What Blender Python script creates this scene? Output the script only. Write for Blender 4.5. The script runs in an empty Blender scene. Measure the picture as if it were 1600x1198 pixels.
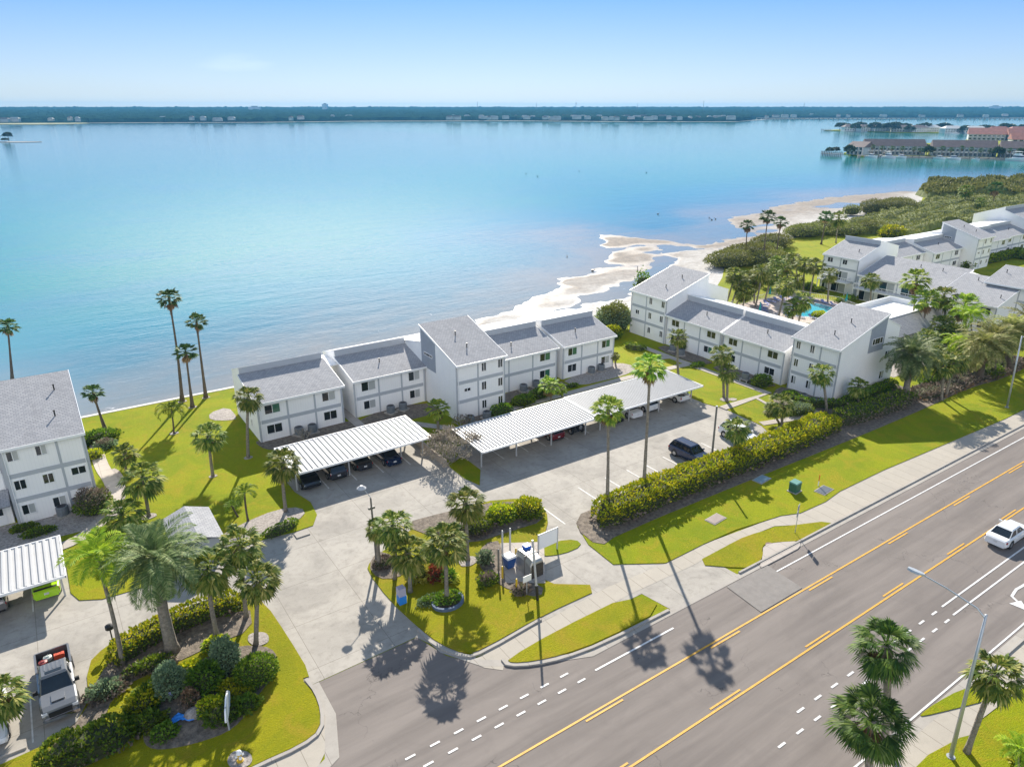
import bpy, bmesh, math, random
from mathutils import Vector, Matrix, noise
from mathutils.geometry import tessellate_polygon
random.seed(7)
R=math.radians
scene=bpy.context.scene
COL=scene.collection
# ---------------------------------------------------------------- camera model
F=1109.0; HZ=168.0; CX,CY=800.0,599.0; H=38.0
PITCH=math.atan((CY-HZ)/F); YAW=R(55.8)
def ray(px,py):
    x=(px-CX)/F; y=-(py-CY)/F
    f=math.cos(PITCH)+y*math.sin(PITCH); up=-math.sin(PITCH)+y*math.cos(PITCH)
    return (f*math.cos(YAW)+x*math.sin(YAW), f*math.sin(YAW)-x*math.cos(YAW), up)
def G(px,py,z=0.0):
    r=ray(px,py); t=(z-H)/r[2]
    return (r[0]*t,r[1]*t)
def GP(pts,z=0.0): return [G(x,y,z) for x,y in pts]
def above(base,px,py):
    """point seen at px,py in the upright plane through base that faces the coast road drone height"""
    r=ray(px,py); fx,fy=math.cos(YAW),math.sin(YAW)
    t=(base[0]*fx+base[1]*fy)/(r[0]*fx+r[1]*fy)
    return Vector((r[0]*t,r[1]*t,H+r[2]*t))
cam=bpy.data.cameras.new('camera'); camo=bpy.data.objects.new('camera',cam); COL.objects.link(camo)
camo.location=(0,0,H); cam.sensor_width=36; cam.lens=36*F/1600; cam.clip_end=40000; cam.clip_start=0.5
camo.rotation_euler=(math.pi/2-PITCH,0,YAW-math.pi/2)
scene.camera=camo
# ---------------------------------------------------------------- helpers
def tag(o,label=None,cat=None,group=None,kind=None):
    if label: o['label']=label
    if cat: o['category']=cat
    if group: o['group']=group
    if kind: o['kind']=kind
    return o
def thing(name,label,cat,loc=(0,0,0),rz=0,group=None):
    o=bpy.data.objects.new(name,None); COL.objects.link(o); o.empty_display_size=.3
    o.location=loc; o.rotation_euler=(0,0,rz)
    return tag(o,label,cat,group)
def link(name,me,parent=None,loc=None,rot=None,scale=None):
    o=bpy.data.objects.new(name,me); COL.objects.link(o)
    if parent: o.parent=parent
    if loc is not None: o.location=loc
    if rot is not None: o.rotation_euler=rot
    if scale is not None: o.scale=scale
    return o
class MB:
    def __init__(s): s.v=[]; s.f=[]; s.m=[]; s.mi=0
    def add(s,vs,fs):
        b=len(s.v); s.v+= [tuple(p) for p in vs]
        for f in fs: s.f.append(tuple(b+i for i in f)); s.m.append(s.mi)
    def box(s,x0,x1,y0,y1,z0,z1):
        s.add([(x0,y0,z0),(x1,y0,z0),(x1,y1,z0),(x0,y1,z0),(x0,y0,z1),(x1,y0,z1),(x1,y1,z1),(x0,y1,z1)],
              [(0,3,2,1),(4,5,6,7),(0,1,5,4),(1,2,6,5),(2,3,7,6),(3,0,4,7)])
    def obox(s,c,d,l,w,z0,z1):
        """box centred c(x,y) along direction d angle, length l width w"""
        ca,sa=math.cos(d),math.sin(d); P=[]
        for z in (z0,z1):
            for a,b in ((-1,-1),(1,-1),(1,1),(-1,1)):
                P.append((c[0]+a*l/2*ca-b*w/2*sa,c[1]+a*l/2*sa+b*w/2*ca,z))
        s.add(P,[(0,3,2,1),(4,5,6,7),(0,1,5,4),(1,2,6,5),(2,3,7,6),(3,0,4,7)])
    def tube(s,pts,rad,n=8,cap=True):
        pts=[Vector(p) for p in pts]; rings=[]
        for i,p in enumerate(pts):
            d=(pts[min(i+1,len(pts)-1)]-pts[max(i-1,0)])
            if d.length<1e-6: d=Vector((0,0,1))
            d.normalize(); a=Vector((1,0,0)) if abs(d.x)<.9 else Vector((0,1,0))
            u=d.cross(a).normalized(); w=d.cross(u); r=rad[i] if isinstance(rad,(list,tuple)) else rad
            rings.append([p+u*math.cos(2*math.pi*k/n)*r+w*math.sin(2*math.pi*k/n)*r for k in range(n)])
        vs=[q for rr in rings for q in rr]; fs=[]
        for i in range(len(pts)-1):
            for k in range(n):
                a=i*n+k;b=i*n+(k+1)%n; fs.append((a,b,b+n,a+n))
        if cap: fs.append(tuple(range(n))[::-1]); fs.append(tuple((len(pts)-1)*n+k for k in range(n)))
        s.add(vs,fs)
    def loft(s,rings,cap=True):
        n=len(rings[0]); vs=[q for r in rings for q in r]; fs=[]
        for i in range(len(rings)-1):
            for k in range(n):
                a=i*n+k;b=i*n+(k+1)%n; fs.append((a,b,b+n,a+n))
        if cap: fs.append(tuple(range(n))[::-1]); fs.append(tuple((len(rings)-1)*n+k for k in range(n)))
        s.add(vs,fs)
    def prism_y(s,prof,x0,x1):
        """profile of (y,z) points extruded along x"""
        n=len(prof); s.loft([[(x0,y,z) for y,z in prof],[(x1,y,z) for y,z in prof]])
    def poly(s,pts,z,z0=None):
        n=len(pts); tris=tessellate_polygon([[Vector((p[0],p[1],0)) for p in pts]])
        area=sum(pts[i][0]*pts[(i+1)%n][1]-pts[(i+1)%n][0]*pts[i][1] for i in range(n))
        fs=[]
        for t in tris:
            a,b,c=[pts[i] for i in t]
            cr=(b[0]-a[0])*(c[1]-a[1])-(b[1]-a[1])*(c[0]-a[0])
            fs.append(tuple(t) if cr>0 else tuple(t)[::-1])
        s.add([(p[0],p[1],z) for p in pts],fs)
        if z0 is not None:
            vs=[(p[0],p[1],z) for p in pts]+[(p[0],p[1],z0) for p in pts]; fs=[]
            for i in range(n):
                j=(i+1)%n; fs.append((i,i+n,j+n,j) if area>0 else (j,j+n,i+n,i))
            s.add(vs,fs)
    def mesh(s,name,mats,smooth=False):
        me=bpy.data.meshes.new(name); me.from_pydata(s.v,[],s.f)
        if not isinstance(mats,(list,tuple)): mats=[mats]
        for m in mats: me.materials.append(m)
        if any(s.m): me.polygons.foreach_set('material_index',s.m)
        if smooth: me.polygons.foreach_set('use_smooth',[True]*len(s.f))
        me.update(); return me
    def build(s,name,mats,parent=None,smooth=False,loc=None,rot=None):
        return link(name,s.mesh(name,mats,smooth),parent,loc,rot)
def copy_tree(o,parent=None):
    c=o.copy(); COL.objects.link(c)
    if parent is not None: c.parent=parent
    for ch in [q for q in o.children]: copy_tree(ch,c)
    return c
def smooth_poly(pts,it=2,closed=True):
    for _ in range(it):
        q=[]; n=len(pts)
        for i in range(n if closed else n-1):
            a=pts[i];b=pts[(i+1)%n]
            q.append((a[0]*.75+b[0]*.25,a[1]*.75+b[1]*.25)); q.append((a[0]*.25+b[0]*.75,a[1]*.25+b[1]*.75))
        if not closed: q=[pts[0]]+q+[pts[-1]]
        pts=q
    return pts
# ---------------------------------------------------------------- materials
def newmat(name):
    m=bpy.data.materials.new(name); m.use_nodes=True; nt=m.node_tree
    return m,nt,nt.nodes,nt.links,nt.nodes['Principled BSDF']
def simple(name,col,rough=.6,metal=0,var=0,vs=.5,bump=0,bs=8,spec=.5,emit=None):
    m,nt,N,L,p=newmat(name)
    p.inputs['Base Color'].default_value=(*col,1); p.inputs['Roughness'].default_value=rough
    p.inputs['Metallic'].default_value=metal; p.inputs['Specular IOR Level'].default_value=spec
    if var or bump:
        tc=N.new('ShaderNodeTexCoord')
    if var:
        n=N.new('ShaderNodeTexNoise'); n.inputs['Scale'].default_value=vs; n.inputs['Detail'].default_value=6; n.inputs['Roughness'].default_value=.65
        L.new(tc.outputs['Object'],n.inputs['Vector'])
        mr=N.new('ShaderNodeMapRange'); mr.inputs[1].default_value=.3; mr.inputs[2].default_value=.7
        mr.inputs[3].default_value=1-var; mr.inputs[4].default_value=1+var*.6; L.new(n.outputs[0],mr.inputs[0])
        mx=N.new('ShaderNodeVectorMath'); mx.operation='SCALE'; mx.inputs[0].default_value=col
        L.new(mr.outputs[0],mx.inputs['Scale']); L.new(mx.outputs[0],p.inputs['Base Color'])
    if bump:
        n=N.new('ShaderNodeTexNoise'); n.inputs['Scale'].default_value=bs; n.inputs['Detail'].default_value=4
        L.new(tc.outputs['Object'],n.inputs['Vector'])
        b=N.new('ShaderNodeBump'); b.inputs['Strength'].default_value=bump; b.inputs['Distance'].default_value=.1
        L.new(n.outputs[0],b.inputs['Height']); L.new(b.outputs[0],p.inputs['Normal'])
    return m
def ramp_node(N,stops):
    r=N.new('ShaderNodeValToRGB'); e=r.color_ramp.elements
    while len(e)<len(stops): e.new(.5)
    for i,(p,c) in enumerate(stops): e[i].position=p; e[i].color=(*c,1)
    return r
def nz(N,L,vec,scale,detail=5,rough=.6,dist=0):
    n=N.new('ShaderNodeTexNoise'); n.inputs['Scale'].default_value=scale; n.inputs['Detail'].default_value=detail
    n.inputs['Roughness'].default_value=rough; n.inputs['Distortion'].default_value=dist
    L.new(vec,n.inputs['Vector']); return n.outputs[0]
def mixc(N,L,fac,a,b,mode='MIX'):
    m=N.new('ShaderNodeMix'); m.data_type='RGBA'; m.blend_type=mode
    if isinstance(fac,(int,float)): m.inputs[0].default_value=fac
    else: L.new(fac,m.inputs[0])
    for i,v in ((6,a),(7,b)):
        if isinstance(v,tuple): m.inputs[i].default_value=(*v,1)
        else: L.new(v,m.inputs[i])
    return m.outputs[2]
def mrange(N,L,v,a,b,c=0.,d=1.):
    m=N.new('ShaderNodeMapRange'); L.new(v,m.inputs[0])
    for i,q in ((1,a),(2,b),(3,c),(4,d)): m.inputs[i].default_value=q
    return m.outputs[0]
def mathn(N,L,op,a,b=None):
    m=N.new('ShaderNodeMath'); m.operation=op
    for i,v in ((0,a),(1,b)):
        if v is None: continue
        if isinstance(v,(int,float)): m.inputs[i].default_value=v
        else: L.new(v,m.inputs[i])
    return m.outputs[0]
def grass_mat(name,c1,c2,c3):
    m,nt,N,L,p=newmat(name); tc=N.new('ShaderNodeTexCoord').outputs['Object']
    a=nz(N,L,tc,.10,5,.7,1.2); b=nz(N,L,tc,.35,7,.75,1.0); c=nz(N,L,tc,9,4,.8)
    mp=N.new('ShaderNodeMapping'); mp.inputs['Scale'].default_value=(3,9,1); mp.inputs['Rotation'].default_value=(0,0,.5); L.new(tc,mp.inputs[0])
    d=nz(N,L,mp.outputs[0],1.2,5,.8)
    col=mixc(N,L,mrange(N,L,a,.42,.58),c1,c2)
    col=mixc(N,L,mrange(N,L,b,.48,.66,0,.9),col,c3)
    col=mixc(N,L,mrange(N,L,c,.3,.75,0,.7),col,(c1[0]*.45,c1[1]*.5,c1[2]*.5))
    col=mixc(N,L,mrange(N,L,d,.42,.62,0,.6),col,(c1[0]*.5,c1[1]*.55,c1[2]*.5))
    L.new(col,p.inputs['Base Color']); p.inputs['Roughness'].default_value=.9; p.inputs['Specular IOR Level'].default_value=.15
    bm=N.new('ShaderNodeBump'); bm.inputs['Strength'].default_value=.7; bm.inputs['Distance'].default_value=.12
    s=mathn(N,L,'ADD',c,mathn(N,L,'MULTIPLY',d,.9)); L.new(s,bm.inputs['Height']); L.new(bm.outputs[0],p.inputs['Normal'])
    return m
def joint_mat(name,col,dark,jx,jy,jw=.03,stain=.4,rot=0,bump=.15):
    """cast concrete with sawn joints, stains"""
    m,nt,N,L,p=newmat(name); tc=N.new('ShaderNodeTexCoord').outputs['Object']
    mp=N.new('ShaderNodeMapping'); mp.inputs['Rotation'].default_value=(0,0,rot); L.new(tc,mp.inputs[0])
    sep=N.new('ShaderNodeSeparateXYZ'); L.new(mp.outputs[0],sep.inputs[0])
    fac=None; cells=None
    for ax,j in ((0,jx),(1,jy)):
        if not j: continue
        q=mathn(N,L,'DIVIDE',sep.outputs[ax],j); fr=mathn(N,L,'FRACT',mathn(N,L,'ADD',q,1000.0))
        dd=mathn(N,L,'ABSOLUTE',mathn(N,L,'SUBTRACT',fr,.5)); g=mathn(N,L,'GREATER_THAN',dd,.5-jw/j)
        fl=mathn(N,L,'FLOOR',q); fl=mathn(N,L,'MULTIPLY',fl,3.17 if ax else 7.77)
        fac=g if fac is None else mathn(N,L,'MAXIMUM',fac,g); cells=fl if cells is None else mathn(N,L,'ADD',cells,fl)
    wn=N.new('ShaderNodeTexWhiteNoise'); wn.noise_dimensions='1D'; L.new(cells,wn.inputs['W'])
    a=nz(N,L,tc,.25,6,.65,.6); b=nz(N,L,tc,1.6,6,.7,.3); c=nz(N,L,tc,14,4,.7)
    col2=mixc(N,L,mrange(N,L,a,.42,.72,0,stain),col,dark)
    col2=mixc(N,L,mrange(N,L,b,.5,.8,0,stain*.8),col2,(dark[0]*.8,dark[1]*.78,dark[2]*.74))
    col2=mixc(N,L,mrange(N,L,c,.3,.7,0,.18),col2,(col[0]*.6,col[1]*.6,col[2]*.6))
    col2=mixc(N,L,mrange(N,L,wn.outputs[0],0,1,0,.16),col2,(col[0]*.72,col[1]*.72,col[2]*.72))
    col2=mixc(N,L,mathn(N,L,'MULTIPLY',fac,.6),col2,(col[0]*.3,col[1]*.28,col[2]*.25))
    L.new(col2,p.inputs['Base Color']); p.inputs['Roughness'].default_value=.85; p.inputs['Specular IOR Level'].default_value=.25
    bm=N.new('ShaderNodeBump'); bm.inputs['Strength'].default_value=bump; bm.inputs['Distance'].default_value=.03
    L.new(c,bm.inputs['Height']); L.new(bm.outputs[0],p.inputs['Normal'])
    return m
def leaf_mat(name,cols,trans=.35,rough=.6):
    m,nt,N,L,p=newmat(name)
    g=N.new('ShaderNodeNewGeometry'); oi=N.new('ShaderNodeObjectInfo')
    n=len(cols); r=ramp_node(N,[(i/(n-1) if n>1 else 0,c) for i,c in enumerate(cols)])
    L.new(g.outputs['Random Per Island'],r.inputs[0])
    hs=N.new('ShaderNodeHueSaturation'); L.new(r.outputs[0],hs.inputs['Color'])
    L.new(mrange(N,L,oi.outputs['Random'],0,1,.8,1.25),hs.inputs['Value'])
    L.new(mrange(N,L,oi.outputs['Random'],0,1,.485,.512),hs.inputs['Hue'])
    L.new(hs.outputs[0],p.inputs['Base Color']); p.inputs['Roughness'].default_value=rough; p.inputs['Specular IOR Level'].default_value=.2
    t=N.new('ShaderNodeBsdfTranslucent'); L.new(hs.outputs[0],t.inputs['Color'])
    mx=N.new('ShaderNodeMixShader'); mx.inputs[0].default_value=trans
    out=N['Material Output']; L.new(p.outputs[0],mx.inputs[1]); L.new(t.outputs[0],mx.inputs[2]); L.new(mx.outputs[0],out.inputs[0])
    return m
M={}
M['grass']=grass_mat('lawn grass',(.33,.36,.004),(.21,.275,.004),(.42,.31,.02))
M['grass_dry']=grass_mat('verge grass',(.35,.33,.006),(.24,.265,.006),(.43,.29,.03))
M['soil']=simple('dark soil',(.06,.045,.03),.95,var=.5,vs=2)
M['mulch']=simple('mulch bed',(.20,.165,.13),.95,var=.6,vs=3,bump=.8,bs=12)
M['gravel']=simple('pebble bed',(.40,.36,.33),.9,var=.55,vs=5,bump=.8,bs=20)
M['concrete']=joint_mat('lot concrete',(.41,.385,.345),(.235,.22,.20),5.6,5.2,.02,.85)
M['walk']=joint_mat('sidewalk concrete',(.42,.385,.33),(.30,.28,.25),1.55,0,.022,.35)
M['walk_y']=joint_mat('path concrete',(.45,.41,.37),(.33,.30,.28),1.5,1.5,.022,.35)
M['kerb']=joint_mat('kerb concrete',(.40,.375,.34),(.24,.22,.2),3.0,0,.02,.5)
M['white']=simple('white stucco',(.88,.88,.88),.75,var=.06,vs=.6,bump=.06,bs=14)
M['siding']=None
M['trim']=simple('grey trim paint',(.45,.475,.51),.65,var=.06,vs=1)
M['trimdark']=simple('grey panel paint',(.33,.36,.41),.7,var=.08,vs=1)
M['fascia']=simple('white fascia metal',(.85,.86,.87),.4)
M['frame']=simple('white vinyl frame',(.85,.85,.85),.4)
M['glass']=simple('dark window glass',(.02,.025,.028),.06,spec=.8)
M['glassgreen']=simple('green tinted glass',(.05,.16,.10),.08,spec=.8)
M['blind']=simple('window blind behind glass',(.42,.44,.44),.25,spec=.8)
M['blacktop']=None
M['black']=simple('black plastic',(.015,.015,.016),.5)
M['rubber']=simple('tyre rubber',(.02,.02,.02),.8)
M['rim']=simple('alloy rim',(.45,.46,.48),.3,metal=.8)
M['steel']=simple('galvanised steel',(.50,.53,.56),.4,metal=.5,var=.15,vs=2)
M['dsteel']=simple('weathered grey pole',(.17,.16,.15),.6,var=.2,vs=2)
M['whitesteel']=simple('white painted steel',(.47,.475,.48),.5,var=.06,vs=1)
M['ac']=simple('ac unit grey metal',(.16,.18,.20),.5,var=.2,vs=6)
M['acfan']=simple('ac fan grille',(.03,.03,.035),.5)
M['trunk']=simple('palm trunk bark',(.27,.235,.195),.9,var=.45,vs=5,bump=1,bs=9)
M['dtrunk']=simple('brown palm trunk bark',(.13,.10,.075),.9,var=.5,vs=5,bump=1,bs=9)
M['bark']=simple('grey branch bark',(.30,.27,.23),.9,var=.3,vs=6)
M['sabal']=leaf_mat('sabal palm leaf',[(.06,.11,.02),(.10,.16,.025),(.15,.21,.03),(.26,.28,.05),(.42,.40,.12)],.3)
M['wash']=leaf_mat('fan palm leaf',[(0.11, 0.219, 0.044), (0.198, 0.35, 0.044), (0.35, 0.481, 0.044), (0.525, 0.591, 0.11)],.4)
M['dark_fan']=leaf_mat('dark fan palm leaf',[(0.052, 0.105, 0.035), (0.079, 0.158, 0.044), (0.14, 0.228, 0.052)],.3)
M['date']=leaf_mat('date palm frond',[(.07,.11,.04),(.11,.16,.05),(.17,.22,.075),(.26,.29,.12)],.25)
M['datey']=leaf_mat('golden date palm frond',[(0.14, 0.175, 0.052), (0.245, 0.28, 0.07), (0.385, 0.385, 0.123), (0.525, 0.49, 0.21)],.3)
M['brightfrond']=leaf_mat('bright frond',[(0.21, 0.385, 0.035), (0.35, 0.525, 0.035), (0.49, 0.595, 0.052)],.45)
M['dead']=leaf_mat('dead brown frond',[(0.192, 0.12, 0.06), (0.288, 0.192, 0.096), (0.36, 0.264, 0.144)],.2)
M['twig']=leaf_mat('pale dry twigs',[(.30,.26,.20),(.42,.37,.30),(.52,.47,.38),(.25,.24,.12)],.2)
M['hedge']=leaf_mat('hedge leaf',[(.06,.10,.012),(.10,.17,.015),(.16,.24,.02),(.28,.33,.02)],.3)
M['hedgetop']=leaf_mat('sunlit yellow hedge leaf',[(.16,.26,.012),(.28,.36,.012),(.44,.47,.015),(.66,.60,.03)],.35)  # yellow new growth; sunlit brightness of hedge tops is also in this colour
M['dryhedge']=leaf_mat('dry hedge twigs',[(0.12, 0.096, 0.072), (0.216, 0.168, 0.132), (0.3, 0.24, 0.192), (0.084, 0.096, 0.036)],.2)
M['greenleaf']=leaf_mat('bright shrub leaf',[(.07,.14,.015),(.12,.22,.02),(.18,.30,.025)],.35)
M['greyleaf']=leaf_mat('grey green shrub leaf',[(0.14, 0.193, 0.123), (0.21, 0.298, 0.158), (0.298, 0.385, 0.21)],.3)
M['mangleaf']=leaf_mat('mangrove leaf',[(.10,.13,.03),(.16,.18,.035),(.22,.24,.055),(.32,.32,.11)],.25)
M['yellowleaf']=leaf_mat('yellow shrub leaf',[(0.35, 0.375, 0.037), (0.525, 0.525, 0.062), (0.625, 0.625, 0.15)],.35)
M['redleaf']=leaf_mat('red shrub leaf',[(0.216, 0.036, 0.024), (0.3, 0.072, 0.036), (0.144, 0.06, 0.036)],.35)
M['yline']=simple('yellow road paint',(.62,.33,.03),.6,var=.25,vs=3)
M['wline']=simple('white road paint',(.66,.66,.66),.6,var=.25,vs=3)
M['wline2']=simple('worn stall paint',(.66,.65,.63),.7,var=.3,vs=2)
def asphalt():
    m,nt,N,L,p=newmat('road asphalt'); tc=N.new('ShaderNodeTexCoord').outputs['Object']
    mp=N.new('ShaderNodeMapping'); mp.inputs['Scale'].default_value=(.06,.75,1); L.new(tc,mp.inputs[0])
    s=nz(N,L,mp.outputs[0],1,5,.6,.3); a=nz(N,L,tc,.3,6,.7,.8); c=nz(N,L,tc,25,3,.8)
    col=mixc(N,L,mrange(N,L,s,.35,.65),(.135,.118,.108),(.21,.185,.168))
    col=mixc(N,L,mrange(N,L,a,.5,.8,0,.5),col,(.105,.092,.086))
    col=mixc(N,L,mrange(N,L,c,.3,.7,0,.35),col,(.225,.20,.188))
    v=N.new('ShaderNodeTexVoronoi'); v.feature='DISTANCE_TO_EDGE'; v.inputs['Scale'].default_value=.13
    wp=N.new('ShaderNodeVectorMath'); wp.operation='ADD'; nn=N.new('ShaderNodeTexNoise'); nn.inputs['Scale'].default_value=.6; nn.inputs['Detail'].default_value=8
    L.new(tc,nn.inputs['Vector']); sc=N.new('ShaderNodeVectorMath'); sc.operation='SCALE'; sc.inputs['Scale'].default_value=5; L.new(nn.outputs['Color'],sc.inputs[0])
    L.new(tc,wp.inputs[0]); L.new(sc.outputs[0],wp.inputs[1]); L.new(wp.outputs[0],v.inputs['Vector'])
    cr=mathn(N,L,'LESS_THAN',v.outputs[0],.0035); gate=mathn(N,L,'GREATER_THAN',nz(N,L,tc,.09,2),.53)
    col=mixc(N,L,mathn(N,L,'MULTIPLY',mathn(N,L,'MULTIPLY',cr,gate),.55),col,(.05,.045,.045))
    L.new(col,p.inputs['Base Color']); p.inputs['Roughness'].default_value=.8; p.inputs['Specular IOR Level'].default_value=.3
    b=N.new('ShaderNodeBump'); b.inputs['Strength'].default_value=.25; b.inputs['Distance'].default_value=.02; L.new(c,b.inputs['Height']); L.new(b.outputs[0],p.inputs['Normal'])
    return m
M['asphalt']=asphalt()
def shingle():
    m,nt,N,L,p=newmat('asphalt shingle roof'); tc=N.new('ShaderNodeTexCoord').outputs['Object']
    br=N.new('ShaderNodeTexBrick'); br.inputs['Scale'].default_value=1; br.inputs['Brick Width'].default_value=.42; br.inputs['Row Height'].default_value=.26
    br.inputs['Mortar Size'].default_value=.025; br.inputs['Color1'].default_value=(.40,.405,.425,1); br.inputs['Color2'].default_value=(.27,.28,.305,1); br.inputs['Mortar'].default_value=(.19,.195,.21,1)
    br.inputs['Bias'].default_value=-.2; L.new(tc,br.inputs['Vector'])
    a=nz(N,L,tc,.5,5,.7); col=mixc(N,L,mrange(N,L,a,.35,.7,0,.35),br.outputs[0],(.27,.28,.30))
    c=nz(N,L,tc,12,3,.8); col=mixc(N,L,mrange(N,L,c,.4,.7,0,.3),col,(.45,.45,.46))
    mp=N.new('ShaderNodeMapping'); mp.inputs['Scale'].default_value=(1.1,.12,1); L.new(tc,mp.inputs[0]); st=nz(N,L,mp.outputs[0],1,6,.7,.3)
    col=mixc(N,L,mrange(N,L,st,.5,.72,0,.4),col,(.21,.21,.22))
    L.new(col,p.inputs['Base Color']); p.inputs['Roughness'].default_value=.95; p.inputs['Specular IOR Level'].default_value=.3
    return m
M['shingle']=shingle()
def siding():
    m,nt,N,L,p=newmat('white vertical siding'); tc=N.new('ShaderNodeTexCoord').outputs['Object']
    sep=N.new('ShaderNodeSeparateXYZ'); L.new(tc,sep.inputs[0]); s=mathn(N,L,'ADD',sep.outputs[0],sep.outputs[1])
    fr=mathn(N,L,'FRACT',mathn(N,L,'MULTIPLY',s,3.3)); g=mathn(N,L,'LESS_THAN',mathn(N,L,'ABSOLUTE',mathn(N,L,'SUBTRACT',fr,.5)),.07)
    a=nz(N,L,tc,.5,4,.6); col=mixc(N,L,mrange(N,L,a,.3,.7,0,1),(.93,.925,.915),(.88,.88,.88))
    mp=N.new('ShaderNodeMapping'); mp.inputs['Scale'].default_value=(2.2,2.2,.22); L.new(tc,mp.inputs[0]); st=nz(N,L,mp.outputs[0],1,6,.7,.2)
    col=mixc(N,L,mrange(N,L,st,.55,.75,0,.16),col,(.55,.54,.51))
    col=mixc(N,L,mathn(N,L,'MULTIPLY',g,.12),col,(.5,.5,.52))
    L.new(col,p.inputs['Base Color']); p.inputs['Roughness'].default_value=.7
    return m
M['siding']=siding()
# ---------------------------------------------------------------- world and sun
SUN_EL=R(32.0); SUN_AZ=R(59.0)   # azimuth counter-clockwise from +x
w=bpy.data.worlds.new('World'); scene.world=w; w.use_nodes=True
N=w.node_tree.nodes; L=w.node_tree.links; bg=N['Background']
sky=N.new('ShaderNodeTexSky'); sky.sky_type='NISHITA'; sky.sun_disc=False; sky.sun_elevation=SUN_EL; sky.sun_rotation=math.pi/2-SUN_AZ
sky.air_density=1.0; sky.dust_density=.35; sky.ozone_density=3.0; sky.altitude=0
tc=N.new('ShaderNodeTexCoord').outputs['Generated']
sep=N.new('ShaderNodeSeparateXYZ'); L.new(tc,sep.inputs[0])
az=mathn(N,L,'ARCTAN2',sep.outputs[1],sep.outputs[0]); el=mathn(N,L,'ARCSINE',sep.outputs[2])
mp=N.new('ShaderNodeMapping'); mp.inputs['Scale'].default_value=(1,1,5.5); L.new(tc,mp.inputs[0])
cn=nz(N,L,mp.outputs[0],5,8,.62,.4)
def cloud(a0,e0,sa,se,lo,hi):
    x=mathn(N,L,'DIVIDE',mathn(N,L,'SUBTRACT',az,R(a0)),R(sa)); y=mathn(N,L,'DIVIDE',mathn(N,L,'SUBTRACT',el,R(e0)),R(se))
    d=mathn(N,L,'ADD',mathn(N,L,'MULTIPLY',x,x),mathn(N,L,'MULTIPLY',y,y))
    g=mrange(N,L,d,0,1,1,0); g=mathn(N,L,'MAXIMUM',g,0.)
    return mathn(N,L,'MULTIPLY',mrange(N,L,mathn(N,L,'ADD',cn,mathn(N,L,'MULTIPLY',g,.35)),lo,hi,0,1),g)
c1=cloud(55.8+19.6,2.9,3.6,.9,.62,.95)      # the small wisp over the far shore
c2=cloud(55.8+15,11.2,27,4.3,.15,.48)          # broad cloud higher up, mirrored in the bay
c3=cloud(55.8+42,19,14,7,.5,.85)
c4=cloud(55.8-180,27,54,25,.30,.62)       # unseen bright cloud behind the camera, added to light the shaded fronts
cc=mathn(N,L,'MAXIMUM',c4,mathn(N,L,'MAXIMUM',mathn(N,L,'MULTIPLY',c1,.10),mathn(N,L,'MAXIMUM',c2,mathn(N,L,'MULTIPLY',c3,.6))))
s3=N.new('ShaderNodeSeparateColor'); L.new(sky.outputs[0],s3.inputs[0]); cmb=N.new('ShaderNodeCombineColor')
for i,(c0,tn) in enumerate(((5.2,.95),(6.0,1.04),(7.5,1.12))):   # soft shoulder for the glow round the low sun
    q=mathn(N,L,'DIVIDE',s3.outputs[i],mathn(N,L,'ADD',mathn(N,L,'DIVIDE',s3.outputs[i],c0),1.0)); L.new(mathn(N,L,'MULTIPLY',q,tn),cmb.inputs[i])
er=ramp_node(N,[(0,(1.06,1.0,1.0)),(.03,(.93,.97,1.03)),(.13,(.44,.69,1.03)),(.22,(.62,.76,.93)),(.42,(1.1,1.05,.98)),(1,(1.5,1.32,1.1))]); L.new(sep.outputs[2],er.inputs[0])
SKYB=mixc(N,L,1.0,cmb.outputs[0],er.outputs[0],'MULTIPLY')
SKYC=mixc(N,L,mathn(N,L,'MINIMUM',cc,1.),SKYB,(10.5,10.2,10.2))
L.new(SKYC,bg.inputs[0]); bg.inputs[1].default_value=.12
sl=bpy.data.lights.new('sun','SUN'); sl.energy=5.0; sl.angle=R(.53); sl.color=(1,.92,.80)
so=bpy.data.objects.new('sun',sl); COL.objects.link(so)
sd=Vector((math.cos(SUN_EL)*math.cos(SUN_AZ),math.cos(SUN_EL)*math.sin(SUN_AZ),math.sin(SUN_EL)))
so.rotation_euler=sd.to_track_quat('Z','Y').to_euler(); so.location=(0,0,120)
scene.view_settings.view_transform='Standard'; scene.view_settings.look='None'; scene.view_settings.exposure=0.86; scene.view_settings.gamma=1
scene.cycles.max_bounces=6; scene.cycles.diffuse_bounces=3; scene.cycles.volume_bounces=0; scene.cycles.transparent_max_bounces=6
# ---------------------------------------------------------------- terrain, water
def interp(T,x):
    if x<=T[0][0]: return T[0][1]
    for (a,b),(c,d) in zip(T,T[1:]):
        if x<=c: return b+(d-b)*(x-a)/(c-a)
    return T[-1][1]
LAND=[(-400,102.3),(60,102.3),(84,101.5),(100,101),(122,103.5),(131,106),(140,114),(155,124),(170,130),(200,135),(241,147),(300,150),(360,178),(463,175),(520,150),(560,60),(600,-60)]
SHORE=[(-60,101),(10,103),(30,104.5),(48,110.5),(60,113),(70,116.5),(84,121),(100,129),(118,136),(132,146),(142,160),(151,170),(158,170),(163,160),(168,150),(178,147),(195,151),(205,165),(215,176),(247,189),(304,196),(370,191),(426,196),(485,192),(540,170),(600,40)]
def land_y(x): return interp(LAND,x)
def shore_y(x): return interp(SHORE,x)
WZ=-.6
b=MB(); b.box(-6300,6300,-6300,6300,-9,-6); tag(b.build('seabed',simple('seabed sand',(.2,.25,.22),.9)),kind='structure')
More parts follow.
